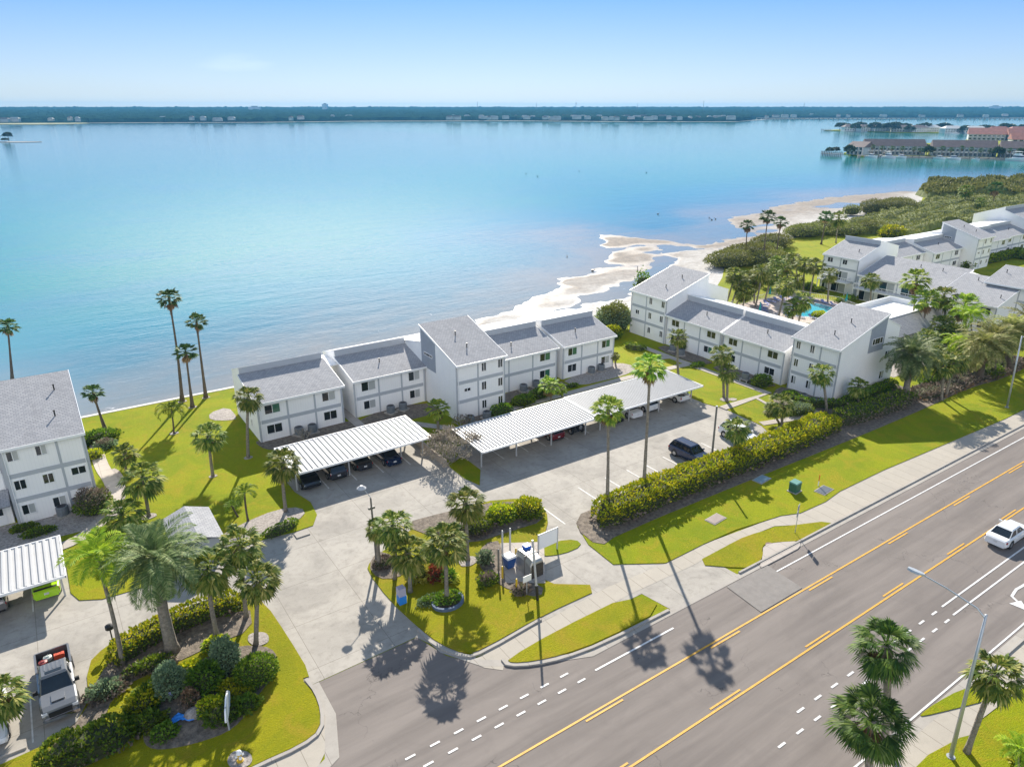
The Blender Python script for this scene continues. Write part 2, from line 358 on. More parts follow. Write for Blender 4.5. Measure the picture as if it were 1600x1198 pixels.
# land slab
b=MB(); xs=[-400+i*8 for i in range(125)]; top=[(x,land_y(x)) for x in xs]
poly=top+[(600,-400),(-400,-400)]
b.poly(poly[::-1],0,-3); tag(b.build('ground',M['grass']),kind='structure')
# sea wall cap
b=MB()
b.box(-200,84,101.95,102.55,-2,.14); o=b.build('seawall',simple('white sea wall concrete',(.62,.60,.57),.8,var=.2,vs=1))
tag(o,'long low white concrete sea wall between the lawns and the bay','sea wall')
# water grid
def axis(lo,hi,step,far):
    a=[lo+i*step for i in range(int((hi-lo)/step)+1)]; s=step; x=hi; y=lo; pre=[]
    while x<far: s*=1.25; x+=s; a.append(x)
    s=step
    while y>-far: s*=1.25; y-=s; pre.append(y)
    return pre[::-1]+a
ax=axis(-120,700,5,4600); ay=axis(60,560,4,4600)
vs=[];dep=[]
for y in ay:
    for x in ax:
        vs.append((x,y,WZ)); sx=min(max(x,-60),600)
        # distance to shore estimated by vertical and neighbouring samples
        d=1e9
        for q in (-60,-40,-25,-12,-5,0,5,12,25,40,60):
            d=min(d,math.hypot(q,max(0,y-shore_y(sx+q))))
        d=min(d,max(0,y-shore_y(sx)))
        if x>560: d=300
        if y<80: d=300
        dep.append(min(d,2000))
nx=len(ax); fs=[(j*nx+i,j*nx+i+1,(j+1)*nx+i+1,(j+1)*nx+i) for j in range(len(ay)-1) for i in range(nx-1)]
me=bpy.data.meshes.new('water'); me.from_pydata(vs,[],fs)
at=me.attributes.new('shore_distance','FLOAT','POINT'); at.data.foreach_set('value',dep)
me.polygons.foreach_set('use_smooth',[True]*len(fs))
m,nt,N,L,p=newmat('bay water'); geo=N.new('ShaderNodeTexCoord').outputs['Object']
an=N.new('ShaderNodeAttribute'); an.attribute_name='shore_distance'
big=nz(N,L,geo,.018,4,.6,.6); med=nz(N,L,geo,.09,5,.65,.8)
d=mathn(N,L,'ADD',an.outputs['Fac'],mathn(N,L,'MULTIPLY',mathn(N,L,'SUBTRACT',big,.5),55))
d=mathn(N,L,'ADD',d,mathn(N,L,'MULTIPLY',mathn(N,L,'SUBTRACT',med,.5),14))
rp=ramp_node(N,[(0,(.22,.23,.235)),(.016,(.16,.215,.25)),(.032,(.07,.19,.26)),(.06,(.02,.20,.27)),(.11,(.010,.215,.215)),(.24,(.008,.225,.20)),(.5,(.012,.19,.19)),(1,(.025,.15,.185))])
L.new(mathn(N,L,'MULTIPLY',d,1/800.),rp.inputs[0]); mp2=N.new('ShaderNodeMapping'); mp2.inputs['Scale'].default_value=(.008,.022,1); mp2.inputs['Rotation'].default_value=(0,0,.5); L.new(geo,mp2.inputs[0]); pt=nz(N,L,mp2.outputs[0],1,6,.65,.9); RPC=mixc(N,L,mrange(N,L,pt,.48,.68,0,.55),rp.outputs[0],(.02,.17,.27))
mp=N.new('ShaderNodeMapping'); mp.inputs['Scale'].default_value=(.35,1,1); mp.inputs['Rotation'].default_value=(0,0,-.25); L.new(geo,mp.inputs[0])
foam=nz(N,L,mp.outputs[0],.9,6,.75,1.2); near=mrange(N,L,an.outputs['Fac'],0,14,1,0)
fo=mathn(N,L,'MULTIPLY',mrange(N,L,foam,.66,.70,0,1),mrange(N,L,an.outputs['Fac'],8,14,1,0))
col=mixc(N,L,mathn(N,L,'MULTIPLY',fo,.75),RPC,(.8,.8,.82))
L.new(col,p.inputs['Base Color']); p.inputs['Roughness'].default_value=.07; p.inputs['IOR'].default_value=1.333; p.inputs['Specular IOR Level'].default_value=.5
w1=nz(N,L,mp.outputs[0],1.4,4,.6); w2=nz(N,L,mp.outputs[0],.25,4,.55,.4)
bm=N.new('ShaderNodeBump'); bm.inputs['Strength'].default_value=.13; bm.inputs['Distance'].default_value=.3
L.new(mathn(N,L,'ADD',w1,mathn(N,L,'MULTIPLY',w2,2.0)),bm.inputs['Height']); L.new(bm.outputs[0],p.inputs['Normal'])
me.materials.append(m); tag(link('water',me),kind='structure')
# beach and tidal flats: real relief that dips under the water
vs=[];fs=[];dv=[]
X0,X1,Y0,Y1,ST=16,540,96,235,1.4
nx=int((X1-X0)/ST)+1; ny=int((Y1-Y0)/ST)+1
for j in range(ny):
    y=Y0+j*ST
    for i in range(nx):
        x=X0+i*ST; l=land_y(x)-1.5; s=max(shore_y(x),l+2)
        wob=6*noise.noise(Vector((x*.03,y*.03,3)))+3.5*noise.noise(Vector((x*.1,y*.1,7)))+2.4*noise.noise(Vector((x*.3,y*.3,1)))+1.2*noise.noise(Vector((x*.9,y*.9,4)))
        t=(s+wob*min(1,(s-l)/14)-y)   # >0 inside the sand
        u=min(1.05,t/max(1.,s-l))
        fl=.26*noise.noise(Vector((x*.022+y*.012,y*.075,5)))+.13*noise.noise(Vector((x*.09,y*.16,9)))
        if t<0: h=t*.03-.03
        else: h=min(t*.02,.10)+fl*min(1,t/4.)*(1-.75*max(0,u-.55)/.45)+max(0,u-.62)*.9
        if t>=0: h-=.26*math.exp(-((u-.50)/.09)**2)*max(0,min(1,(x-84)/14,(182-x)/14))
        vs.append((x,y,WZ+h)); dv.append(max(0,min(1,u)))
fs=[(j*nx+i,j*nx+i+1,(j+1)*nx+i+1,(j+1)*nx+i) for j in range(ny-1) for i in range(nx-1)]
me=bpy.data.meshes.new('beach'); me.from_pydata(vs,[],fs); me.polygons.foreach_set('use_smooth',[True]*len(fs))
at=me.attributes.new('inland','FLOAT','POINT'); at.data.foreach_set('value',dv)
m,nt,N,L,p=newmat('beach sand'); geo=N.new('ShaderNodeTexCoord').outputs['Object']; sp=N.new('ShaderNodeSeparateXYZ'); L.new(geo,sp.inputs[0])
an=N.new('ShaderNodeAttribute'); an.attribute_name='inland'
a=nz(N,L,geo,.12,6,.7,.8); b2=nz(N,L,geo,.7,6,.75,.5)
tan=mixc(N,L,mrange(N,L,b2,.35,.65),(.33,.285,.24),(.19,.175,.165))
wh=mixc(N,L,mrange(N,L,b2,.40,.62),(.52,.52,.51),(.40,.385,.365))
farx=mrange(N,L,sp.outputs[0],95,140,0,1)
sel=mathn(N,L,'ADD',an.outputs['Fac'],mathn(N,L,'MULTIPLY',mathn(N,L,'SUBTRACT',a,.5),.9))
sel=mathn(N,L,'SUBTRACT',sel,mathn(N,L,'MULTIPLY',farx,.45))
col=mixc(N,L,mrange(N,L,sel,-.15,.5),tan,wh)
wet=mrange(N,L,sp.outputs[2],WZ-.02,WZ+.05,.55,0); col=mixc(N,L,wet,col,(.22,.20,.20))
weed=mathn(N,L,'GREATER_THAN',nz(N,L,geo,.55,5,.8,1.5),.70); col=mixc(N,L,mathn(N,L,'MULTIPLY',weed,.7),col,(.20,.16,.12))
L.new(col,p.inputs['Base Color']); L.new(mrange(N,L,sp.outputs[2],WZ-.02,WZ+.10,.25,.9),p.inputs['Roughness'])
bm=N.new('ShaderNodeBump'); bm.inputs['Strength'].default_value=.5; bm.inputs['Distance'].default_value=.15; L.new(b2,bm.inputs['Height']); L.new(bm.outputs[0],p.inputs['Normal'])
p.inputs['Specular IOR Level'].default_value=.12
me.materials.append(m); tag(link('beach',me),kind='structure')
# ---------------------------------------------------------------- road, pavements, lawns
ZL=[0.]
def sheet(name,pts,mat,z,z0=None,smooth=0):
    if smooth: pts=smooth_poly(pts,smooth)
    ZL[0]+=.0007
    b=MB(); b.poly(pts,z+ZL[0],z0); return tag(b.build(name,mat),kind='structure')
apron=GP([(497,1066),(648,997)])+[(19.6,37.6),(21.5,35.0),(24.5,33.4),(28.5,31.6),(45,31.45),(46,31.45)]
b=MB()
b.poly([(-200,14.2),(600,14.2),(600,31.45),(46,31.45),(28.5,31.5),(24.3,33.3),(21.4,34.9),(19.5,37.4),(18.6,40.4),(10.6,40.2),(10.4,36.8),(8.6,33.2),(4,31.45),(-200,31.45)],.010)
tag(b.build('road',M['asphalt']),kind='structure')
sheet('parking_lot',[(-60,42),(-8,40),(10.6,40.25),(18.55,40.45),(19.8,37.6),(24,34.6),(36.6,34.5),(37.2,31.5),(45.4,31.5),(44.5,40),(41.5,46),(75,44),(75,52),(74,58),(73,68),(36,68),(36,62),(35,74),(17,74),(17,66),(8.5,66),(8,62),(-2.6,67.4),(-60,67.4)],M['concrete'],.016)
sheet('sidewalk',GP([(735,1033),(950,917),(1045,878),(1100,850),(1220,805),(1380,735),(1570,655)])+[(106,33.9),(300,33.9),(300,31.5),(60.5,31.5)]+GP([(1210,822),(1140,850),(1085,882),(985,928),(788,1034),(786,1047),(757,1043)]),M['walk'],.026)
sheet('sidewalk',[(-200,33.2),(8.0,33.2),(9.6,34.9),(10.3,37),(9.4,38.4),(6,35.9),(-200,35.9)],M['walk'],.026)
sheet('gutter',[(-200,31.2),(5,31.2),(9.6,33.4),(10.7,36.8),(10.75,40.2),(10.2,40.2),(10,37),(8.8,33.8),(4.6,31.9),(-200,31.9)],M['kerb'],.028)
sheet('gutter',[(18.9,40.5),(19.3,37.9),(21.1,35.0),(24,33.1),(28.5,31.2),(37,31.2),(46,31.2),(300,31.2),(300,31.75),(28.6,31.75),(24.2,33.7),(21.5,35.5),(20,38),(19.5,40.5)],M['kerb'],.028)
sheet('sidewalk',[(20,7.5),(36,10.0),(41,11.6),(46,12.2),(60,11.4),(200,11.4),(200,14.0),(20,14.0)],M['walk'],.026)
sheet('gutter',[(-200,13.95),(600,13.95),(600,14.6),(-200,14.6)],M['kerb'],.028)
LAWNZ=.075
def lawn(pts,mat='grass',sm=2,z=LAWNZ): return sheet('lawn',pts,M[mat],z,-.05,sm)
# big lawn round the buildings
big=[(-60,101.9),(83,101.9),(83,49.2),(76,46.8),(70.6,45.6),(71.6,48),(73,50.6),(73.4,56.8),(72.6,59.5),(72.6,67.3),(36.9,67.3),(36.9,60.6),(35.0,57.7),(34.4,60),(34.4,73.6),(18.0,73.6),(18.0,67.5),(18.7,64.5),(18.4,61.8),(17.4,60.1),(15.4,60.0),(13,60.4),(8.4,60.0),(6,59.2),(2,58.9),(-.9,59.1),(-2.5,60.0),(-3.0,61.5),(-3.0,67.2),(-60,67.2)]
lawn(big,'grass',0)
lawn(GP([(135,1040),(165,1010),(210,985),(290,950),(385,928),(415,943),(450,995),(487,1056),(470,1061),(490,1082),(500,1108),(500,1140),(470,1163),(400,1194)])+[(-60,35.6),(-60,42)]+GP([(60,1176),(140,1112)]),'grass_dry',1)
lawn(GP([(573,892),(578,878),(600,860),(650,822),(690,802),(790,777),(846,788),(858,810),(850,840),(838,868),(838,912),(950,915),(845,963),(757,1013),(728,1023),(686,1006),(654,981),(610,940)]),'grass_dry',1)
lawn(GP([(868,846),(900,843),(910,853),(880,866),(845,870),(842,860)]),'grass',1)
lawn(GP([(792,1031),(867,987),(985,929),(1040,950),(938,1002),(880,1023),(835,1033),(800,1036)]),'grass_dry',1)
lawn([(41.4,47.0),(38.6,45.5),(37.5,42.5)]+GP([(958,882),(1040,880),(1100,850),(1150,828),(1220,806),(1250,802),(1290,784),(1312,768),(1380,735),(1570,655)])+[(106,34.0),(300,34.0),(300,49),(83,49.2),(71,45.7)],'grass',0)
lawn(GP([(1082,882),(1140,851),(1165,838),(1215,824),(1306,813),(1275,832),(1248,846),(1218,847),(1195,850),(1190,858),(1193,870),(1178,885),(1160,888)]),'grass_dry',1)
lawn([(109,31.8),(112,31.8),(160,31.8),(160,33),(113,33),(109,32.4)],'grass',0,.07)
lawn(GP([(1400,1230),(1450,1180),(1500,1153),(1600,1128)])+[(62,9.0),(120,9.4),(300,9.4),(300,-30),(34,-30)],'grass',0)
lawn(GP([(1437,1117),(1460,1100),(1500,1078),(1545,1068),(1582,1080),(1545,1094),(1490,1108),(1440,1120)]),'grass',1)
lawn([(54.5,12.2),(58,12.0),(90,12.0),(90,13.7),(57,13.7)],'grass',1)
# beyond the first group: lawns and service drive on the right
sheet('access_drive',[(104,50.5),(300,50.5),(300,57),(150,57),(136,58),(112,57),(106,58),(104,56)],M['gravel'],.012)
# beds
def bed(pts,mat='mulch',z=.10,sm=1,name='garden_bed'): return sheet(name,pts,M[mat],z,-.02,sm)
bed([(17.9,81.5),(18.4,79.2),(20,78.0),(30.4,77.6),(30.4,82.2),(18.2,82.2)],'mulch')
bed([(30.9,81.9),(31.2,77.6),(41.2,77.2),(41.2,82)],'mulch')
bed([(41.5,73.6),(41.6,71.4),(49,71.2),(49.3,73.6)],'mulch')
bed([(49.4,78.1),(49.6,74.2),(61.2,74.0),(61.4,78.1)],'mulch')
bed([(61.8,78),(61.8,74.3),(70,73.8),(74.2,74.6),(75,77.5),(72.5,79.5),(72.2,78)],'gravel')
bed([(87.2,80.9),(84,80.6),(83.8,70.6),(87.2,70.2)],'mulch')
bed([(87.2,69),(84,68.6),(83.8,59),(87.2,58.2)],'mulch')
bed([(87.2,57.5),(84.2,57.2),(80,54),(80.5,49.5),(86,46.4),(101,46.2),(101.5,49.8),(87.2,50)],'mulch')
bed([(0.9,76.1),(-7,76.9),(-18,77),(-18,73),(-5,71.8),(1.3,71.4),(2.8,75),(3.6,80),(3.2,84),(2.2,84),(1.8,79)],'gravel')
bed([(15.4,65.0),(11.5,64.2),(8.2,62.5),(8.6,60.9),(12,61.0),(15,61.4),(17.4,62.2),(17.6,64)],'gravel')
bed([(18.0,95.2),(15.3,94.3),(14.9,91.8),(17,90.3),(18.1,90.4)],'gravel')
bed(GP([(625,820),(700,800),(790,782),(845,795),(850,815),(800,830),(740,850),(690,845)]),'mulch')
bed(GP([(575,885),(590,862),(612,868),(640,890),(620,905),(590,905)]),'mulch')
bed(GP([(755,850),(785,845),(790,905),(850,915),(845,935),(800,925),(765,905),(745,880)]),'mulch')
sheet('collection_pad',GP([(782,850),(850,848),(852,912),(790,912)]),M['walk_y'],.115,-.02)
bed(GP([(140,1110),(150,1060),(200,1010),(390,945),(395,985),(330,1010),(290,1030),(240,1050),(180,1080),(150,1160),(60,1185)]),'mulch')
bed(GP([(232,1080),(300,1040),(360,1010),(430,1010),(435,1050),(400,1090),(370,1140),(300,1165),(235,1175),(220,1150)]),'mulch',sm=2)
bed(GP([(390,990),(418,988),(422,1005),(400,1012),(386,1003)]),'gravel',sm=2)
bed([(41.0,47.5),(38.2,45.5),(38.0,41.5),(41,42.2),(60,42.0),(80,41.6),(98,41.6),(108,42),(118,40.8),(130,41.5),(130,47),(108,47),(98,46.6),(84,47.4),(71,46.2)],'mulch',.095)
bed(GP([(352,1192),(366,1172),(392,1176),(396,1194),(370,1206)]),'gravel',sm=2)
for (px,py,r) in ((285,628,.6),(301,637,.55),(322,622,.55),(272,678,.55),(333,745,.45),(167,678,.5),(731,878,.9),(388,716,.5),(1133,625,.8),(1145,625,.6),(1222,672,1.1),(1060,590,.7),(233,808,.7)):
    c=G(px,py); bed([(c[0]+r*math.cos(k*math.pi/6)*(1+.15*math.sin(3*k)),c[1]+r*.8*math.sin(k*math.pi/6)) for k in range(12)],'gravel',sm=1)
# paths
def ribbon_pts(pts,w):
    a=[];c=[]
    for i,p in enumerate(pts):
        q0=pts[max(0,i-1)];q1=pts[min(len(pts)-1,i+1)]; dx,dy=q1[0]-q0[0],q1[1]-q0[1]; l=math.hypot(dx,dy) or 1
        nx_,ny_=-dy/l*w/2,dx/l*w/2; a.append((p[0]+nx_,p[1]+ny_)); c.append((p[0]-nx_,p[1]-ny_))
    return a+c[::-1]
def path(pts,w,sm=2): return sheet('path',ribbon_pts(smooth_poly(pts,sm,False) if sm else pts,w),M['walk_y'],.105,-.02)
path([(36,76.4),(41,70.2),(49,70.2),(49.6,72.9),(70,72.9),(83.2,71.9)],1.2,0)
path([(30.4,88),(30.4,76.6),(36,76.4)],1.3,0)
path([(82.8,82),(82.8,57),(75,57),(73.2,57)],1.2,0)
path([(79.4,77),(82.8,76)],1.2,0)
path([(73.3,50.8),(79,49.2),(83,49.4)],1.1)
path([(80,57),(79,53),(81.5,50.5)],.5)
path([(2.0,95),(1.6,86),(2.4,80),(1.8,75),(-1,70.2),(-5,69.2),(-20,69.2)],1.4)
# kerbs (a real step)
def kerb(pts,w=.18,h=.15,closed=False,sm=1):
    if sm: pts=smooth_poly(pts,sm,closed)
    b=MB(); r=ribbon_pts(pts,w); b.poly(r,h,-.02); return tag(b.build('kerb',M['kerb']),kind='structure')
kerb([(45.6,31.75),(52,31.75),(60,31.78),(150,31.78),(300,31.78)],sm=0)
kerb(GP([(785,1031),(793,1041),(835,1039),(880,1029),(940,1007),(1045,954)]),.24)
kerb(GP([(653,984),(680,1010),(727,1029),(757,1019),(845,968)]),.24)
kerb(GP([(478,1062),(494,1082),(504,1110),(504,1142),(472,1167),(400,1199)])+[(-40,35.35)],.24)
kerb([(-200,31.95),(3.6,31.95)],sm=0)
kerb([(-200,13.9),(35,13.9)],sm=0)
kerb([(49,14.02),(300,14.02)],sm=0)
# road paint
def paint(name,segs,mat):
    b=MB()
    for (x0,x1,y0,y1) in segs: b.add([(x0,y0,.034),(x1,y0,.034),(x1,y1,.034),(x0,y1,.034)],[(0,1,2,3)])
    return tag(b.build(name,mat),kind='structure')
segs=[(-200,400,27.1,27.25),(-200,400,22.55,22.7)]
for k in range(-20,40):
    x=24.2+k*12.2; segs.append((x,x+3.3,26.8,26.94)); 
for k in range(-20,40):
    x=42.4+k*10.6 -10.6*3; segs.append((x,x+3.1,22.86,23.0))
paint('yellow_road_lines',segs,M['yline'])
segs=[(27.7,35.7,29.95,30.1),(44.6,400,30.0,30.13),(55.5,400,18.75,18.88),(53.9,400,18.3,18.43)]
segs=[(27.7,35.7,29.95,30.1),(44.6,400,30.0,30.13),(55.7,400,19.42,19.56),(55.4,400,18.4,18.54),(-200,400,14.75,14.88)]
for k in range(12): segs.append((25.9-k*1.75,26.6-k*1.75,29.75,29.9)); segs.append((24.9-k*1.75+.3,25.6-k*1.75+.3,30.85,31.0))
for k in range(10): segs.append((54.0-k*1.95,54.75-k*1.95,19.36,19.52))
for k in range(12): segs.append((53.9-k*1.9,54.6-k*1.9,18.3,18.46))
paint('white_road_lines',segs,M['wline'])
sheet('driveway_patch',[(43.2,31.1),(48.6,31.1),(48.4,27.4),(42.9,27.35)],simple('pale asphalt patch',(.205,.19,.178),.85,var=.15,vs=1.5),.0115)
# turn arrow on the right
b=MB(); z=.036
arc=[]; 
for k in range(9):
    a=math.pi*.5-k*math.pi*.5/8; arc.append((a))
o_=[(61.6+1.3*math.cos(a+math.pi/2-.1)+1.3,16.15+.95*math.sin(a)) for a in arc]
b.poly(ribbon_pts([(61.3,16.0),(61.9,16.9),(63.2,17.1),(65.5,16.9)],.22),z)
b.poly([(60.7,16.6),(61.9,16.2),(60.9,15.3)],z+.001)
tag(b.build('turn_arrow_marking',M['wline']),kind='structure')
segs=[]
for x in (21.3,24.5,27.65,31.0): segs.append((x-.07,x+.07,66.2,70.8))
for x in (40.6,44.0,46.6,50.0,53.3,56.5,59.8,63,66.2,69.4): segs.append((x-.07,x+.07,61.3,65.2))
for x in (37.9,43.5,47.3,50.5,53.1,56.2,59.5,62.7,66,69.2): segs.append((x-.07,x+.07,46.5,51.4))
segs+=[(-9.6,-9.5,45,50),(-6.3,-6.2,45.5,50.3),(-5.75,-5.65,60.5,65)]
paint('stall_lines',segs,M['wline2'])
# ================================================================ buildings
WINC={}
def win_mesh(w,h,kind):
    """two-light sliding window, drawn in the xz plane facing -y, centred; frame mesh + pane mesh"""
    k=(round(w,2),round(h,2),kind)
    if k in WINC: return WINC[k]
    t=.06; b=MB()
    b.box(-w/2,w/2,-.05,.02,h/2-t,h/2); b.box(-w/2,w/2,-.07,.02,-h/2,-h/2+t)
    b.box(-w/2,-w/2+t,-.05,.02,-h/2+t,h/2-t); b.box(w/2-t,w/2,-.05,.02,-h/2+t,h/2-t)
    if kind!='slit': b.box(-t*.55,t*.55,-.045,.02,-h/2+t,h/2-t)
    else: 
        for q in (-.25,.25): b.box(q*w-.03,q*w+.03,-.045,.02,-h/2+t,h/2-t)
    fr=b.mesh('window_frame',M['frame'])
    b=MB(); y=-.012
    xs=(-w/2+t,-t*.55,t*.55,w/2-t)
    b.add([(xs[0],y,-h/2+t),(xs[1],y,-h/2+t),(xs[1],y,h/2-t),(xs[0],y,h/2-t)],[(0,1,2,3)])
    b.mi={'green':2,'mixed':1,'blind':1}.get(kind,0)
    b.add([(xs[2],y,-h/2+t),(xs[3],y,-h/2+t),(xs[3],y,h/2-t),(xs[2],y,h/2-t)],[(0,1,2,3)])
    pn=b.mesh('window_pane',[M['glass'],M['blind'],M['glassgreen']])
    WINC[k]=(fr,pn); return WINC[k]
def add_window(root,x,y,z,w,h,rz=0,kind='dark'):
    fr,pn=win_mesh(w,h,kind); f=link('window',fr,root,(x,y,z),(0,0,rz)); p=link('pane',pn,f); return f
VENT=None
def add_vent(root,x,y,z):
    global VENT
    if VENT is None:
        b=MB(); b.tube([(0,0,-.1),(0,0,.45)],.07,8); b.tube([(0,0,.45),(0,0,.52)],.11,8); VENT=b.mesh('roof_vent',M['black'])
    link('roof_vent',VENT,root,(x,y,z))
def unit(name,label,org,rz,Wd,st=2,D=10.5,d1=5.9,he=None,zr=None,zp=None,zb=None,bays=(.34,.66),wins=(),vents=((.5,.5),),oh=.45,panel=None,group=None,sidewins=(),cat='building',balcony=(),doors=(),rear=None,endoh=.0):
    """local: x along the front, y into the building, z up.  front wall at y=0"""
    he=he or (5.2 if st==2 else 7.75); slope=.31
    zr=zr or he+slope*d1; t=thing(name,label,cat,(org[0],org[1],0),rz,group)
    zp=zp if zp is not None else zr+1.0
    back_rise=zp>zr+.2
    zb=zb or (zp-1.5)
    # wall body
    if back_rise: prof=[(0,0),(0,he),(d1,zr),(d1,zp),(D,zb),(D,0)]
    elif rear: prof=[(0,0),(0,he),(d1,zr),(d1+.25,zr),(d1+.25,rear[0]),(D,rear[1]),(D,0)]
    else: prof=[(0,0),(0,he),(d1,zr),(D,zb),(D,0)]
    b=MB(); b.prism_y(prof,0,Wd); b.build('wall',M['siding'],t)
    # roof slab
    e=.0 if back_rise else .0
    b=MB(); th=.14; y0=-oh; z0=he-slope*oh if he+slope*d1==zr else he-(zr-he)/d1*oh
    xa,xb=-endoh-.08,Wd+endoh+.08
    y1=d1-.003 if back_rise else d1+.28
    z1=zr if back_rise else zr+.03
    b.prism_y([(y0,z0+.03),(y0,z0+.03+th),(y1,z1+.03+th),(y1,z1+.03)],xa,xb); rf=b.build('roof',M['shingle'],t)
    b=MB(); b.box(xa-.03,xb+.03,y0-.06,y0-.002,z0-.06,z0+th+.06)
    for xx0,xx1 in ((xa-.07,xa-.003),(xb+.003,xb+.07)):
        b.loft([[(xx0,y0-.05,z0-.08),(xx0,y0-.05,z0+th+.05),(xx0,y1,z1+th+.05),(xx0,y1,z1-.08)],[(xx1,y0-.05,z0-.08),(xx1,y0-.05,z0+th+.05),(xx1,y1,z1+th+.05),(xx1,y1,z1-.08)]])
    b.build('fascia',M['fascia'],t)
    if back_rise:
        b=MB(); b.prism_y([(d1-.08,zp-.02),(d1-.08,zp+.09),(D+.1,zb+.09),(D+.1,zb-.02)],-.06,Wd+.06); b.build('parapet_cap',M['fascia'],t)
        b=MB(); b.box(.03,Wd-.03,d1-.045,d1-.012,zr+.19,zp-.03); b.build('parapet_shade_panel',M['trim'],t)  # blue-grey panel puts the shade on the parapet face into its colour
    elif rear:
        b=MB(); b.prism_y([(d1+.26,rear[0]-.02),(d1+.26,rear[0]+.12),(D+.1,rear[1]+.12),(D+.1,rear[1]-.02)],-.06,Wd+.06); b.build('rear_roof_cap',M['fascia'],t)
    for vx,vy in vents:
        yy=vy*d1; add_vent(t,vx*Wd,yy,z0+.17+(yy+oh)*(z1-z0)/(y1-y0)+.08)
    # grey bands, proud of the wall
    b=MB(); s=2.55
    lv=[2.42] if st==2 else [2.42,5.02]
    for z in lv: b.box(-.02,Wd+.02,-.035,-.002,z,z+.45)
    for f in (0,)+tuple(bays)+(1,):
        x=f*Wd; x0,x1=(x-.02,x+.22) if f==0 else ((x-.22,x+.02) if f==1 else (x-.11,x+.11))
        zz=0
        for z in lv+[he-.16]:
            b.box(x0,x1,-.032,-.002,zz,z); zz=z+.45
    b.build('trim_band',M['trim'],t)
    b=MB(); 
    for xx in (.30,Wd-.30): b=MB(); b.tube([(xx,-.10,.1),(xx,-.10,he-.35),(xx,-oh-.02,he-.2)],.045,6); b.build('downspout',M['fascia'],t)
    for wv in wins:
        f,lev,w,h=wv[:4]; kind=wv[4] if len(wv)>4 else 'dark'
        z=(1.55,4.15,6.75)[lev]+ (wv[5] if len(wv)>5 else 0)
        add_window(t,f*Wd,-.002,z,w,h,0,kind)
    for (side,y,z,w,h,kind) in sidewins:
        e_=.034 if kind=='slit' else .002; add_window(t,0-e_ if side<0 else Wd+e_,y,z,w,h,-math.pi/2 if side<0 else math.pi/2,kind)
    if panel:
        side,ya,yb,zl=panel; x=-.03 if side<0 else Wd+.03; xx=-.002 if side<0 else Wd+.002
        za=he+(zr-he)*ya/d1-.12; zb_=he+(zr-he)*yb/d1-.12
        b=MB(); a,c=min(x,xx),max(x,xx)
        b.loft([[(a,ya,zl),(a,yb,zl),(a,yb,zb_),(a,ya,za)],[(c,ya,zl),(c,yb,zl),(c,yb,zb_),(c,ya,za)]]); b.build('end_panel',M['trimdark'],t)
    for (f0,f1,lev,dp) in balcony:
        z=(0,2.6,5.2)[lev]; x0,x1=f0*Wd,f1*Wd
        b=MB(); b.box(x0,x1,-dp,-.04,z-.16,z); b.build('balcony_slab',M['fascia'],t)
        b=MB()
        for xx in [x0+.04+(x1-x0-.08)*k/14 for k in range(15)]: b.box(xx-.02,xx+.02,-dp+.02,-dp+.06,z,z+.95)
        b.box(x0,x1,-dp,-dp+.08,z+.95,z+1.05); b.box(x0,x1,-dp,-dp+.08,z+.06,z+.12)
        for xx in (x0+.03,x1-.03):
            b.box(xx-.03,xx+.03,-dp+.081,-.04,z+.95,z+1.05)
            for q in range(4): yq=-dp+.25+q*(dp-.35)/3; b.box(xx-.02,xx+.02,yq-.02,yq+.02,z,z+.95)
        b.build('balcony_railing',M['fascia'],t)
        for xx in (x0+.1,x1-.1): b=MB(); b.box(xx-.07,xx+.07,-dp+.02,-dp+.16,0,z-.16); b.build('balcony_post',M['fascia'],t)
    for (f,lev,w,h,kind) in doors:
        add_window(t,f*Wd,-.003,(0.12,2.72,5.3)[lev]+h/2,w,h,0,kind)
    return t
A=0; Bq=-math.pi/2
def two(k1='dark',k2='dark',k3='dark',k4='dark'):
    return ((.17,1,1.9,1.2,k1),(.83,1,1.75,1.2,k2),(.17,0,1.9,1.2,k3),(.83,0,1.75,1.2,k4))
B1=unit('condo_building','two storey white condo block at the left end of the row behind the small carport',(18.5,81.4),A,10.7,D=10.6,d1=6.6,zr=6.75,zp=7.75,wins=two('green','mixed'),sidewins=((-1,4.2,4.0,.7,1.0,'dark'),(-1,7.5,4.0,.8,1.4,'dark'),(-1,3.2,1.6,.6,.9,'dark')),vents=((.45,-5),)[:0],endoh=.1)
B2=unit('condo_building','two storey white condo block joined to the left wall of the tall central block',(30.9,81.9),A,10.35,D=10.4,d1=5.9,zr=6.7,zp=7.75,wins=((.2,1,2.0,1.3,'blind'),(.84,1,1.7,1.3,'mixed'),(.2,0,1.7,1.2,'blind'),(.84,0,1.6,1.2,'mixed')),vents=((.48,.45),))
C3=unit('condo_building','tall three storey condo block in the centre with grey panel on its left wall',(41.35,73.5),A,7.45,st=3,D=18.6,d1=9.3,zr=10.65,zp=0,rear=(8.3,6.3),bays=(.44,),wins=((.56,2,.75,1.2),(.9,2,.75,1.2),(.56,1,.75,1.2),(.9,1,.75,1.2),(.56,0,.75,1.2),(.9,0,.75,1.2),(.22,1,1.0,.5)),vents=((.45,.62),(.45,.3)),panel=(-1,5.3,9.25,5.1),sidewins=((-1,7.3,7.1,2.3,.45,'slit'),))
C4=unit('condo_building','two storey white condo block with pale green windows just right of the tall central block',(48.95,78.2),A,12.2,D=12,d1=5.4,zb=6.4,bays=(.3,.64),wins=((.12,1,1.5,1.3,'blind'),(.82,1,1.9,1.2,'green'),(.12,0,1.5,1.3,'green'),(.82,0,1.9,1.2,'green')),vents=((.45,.4),))
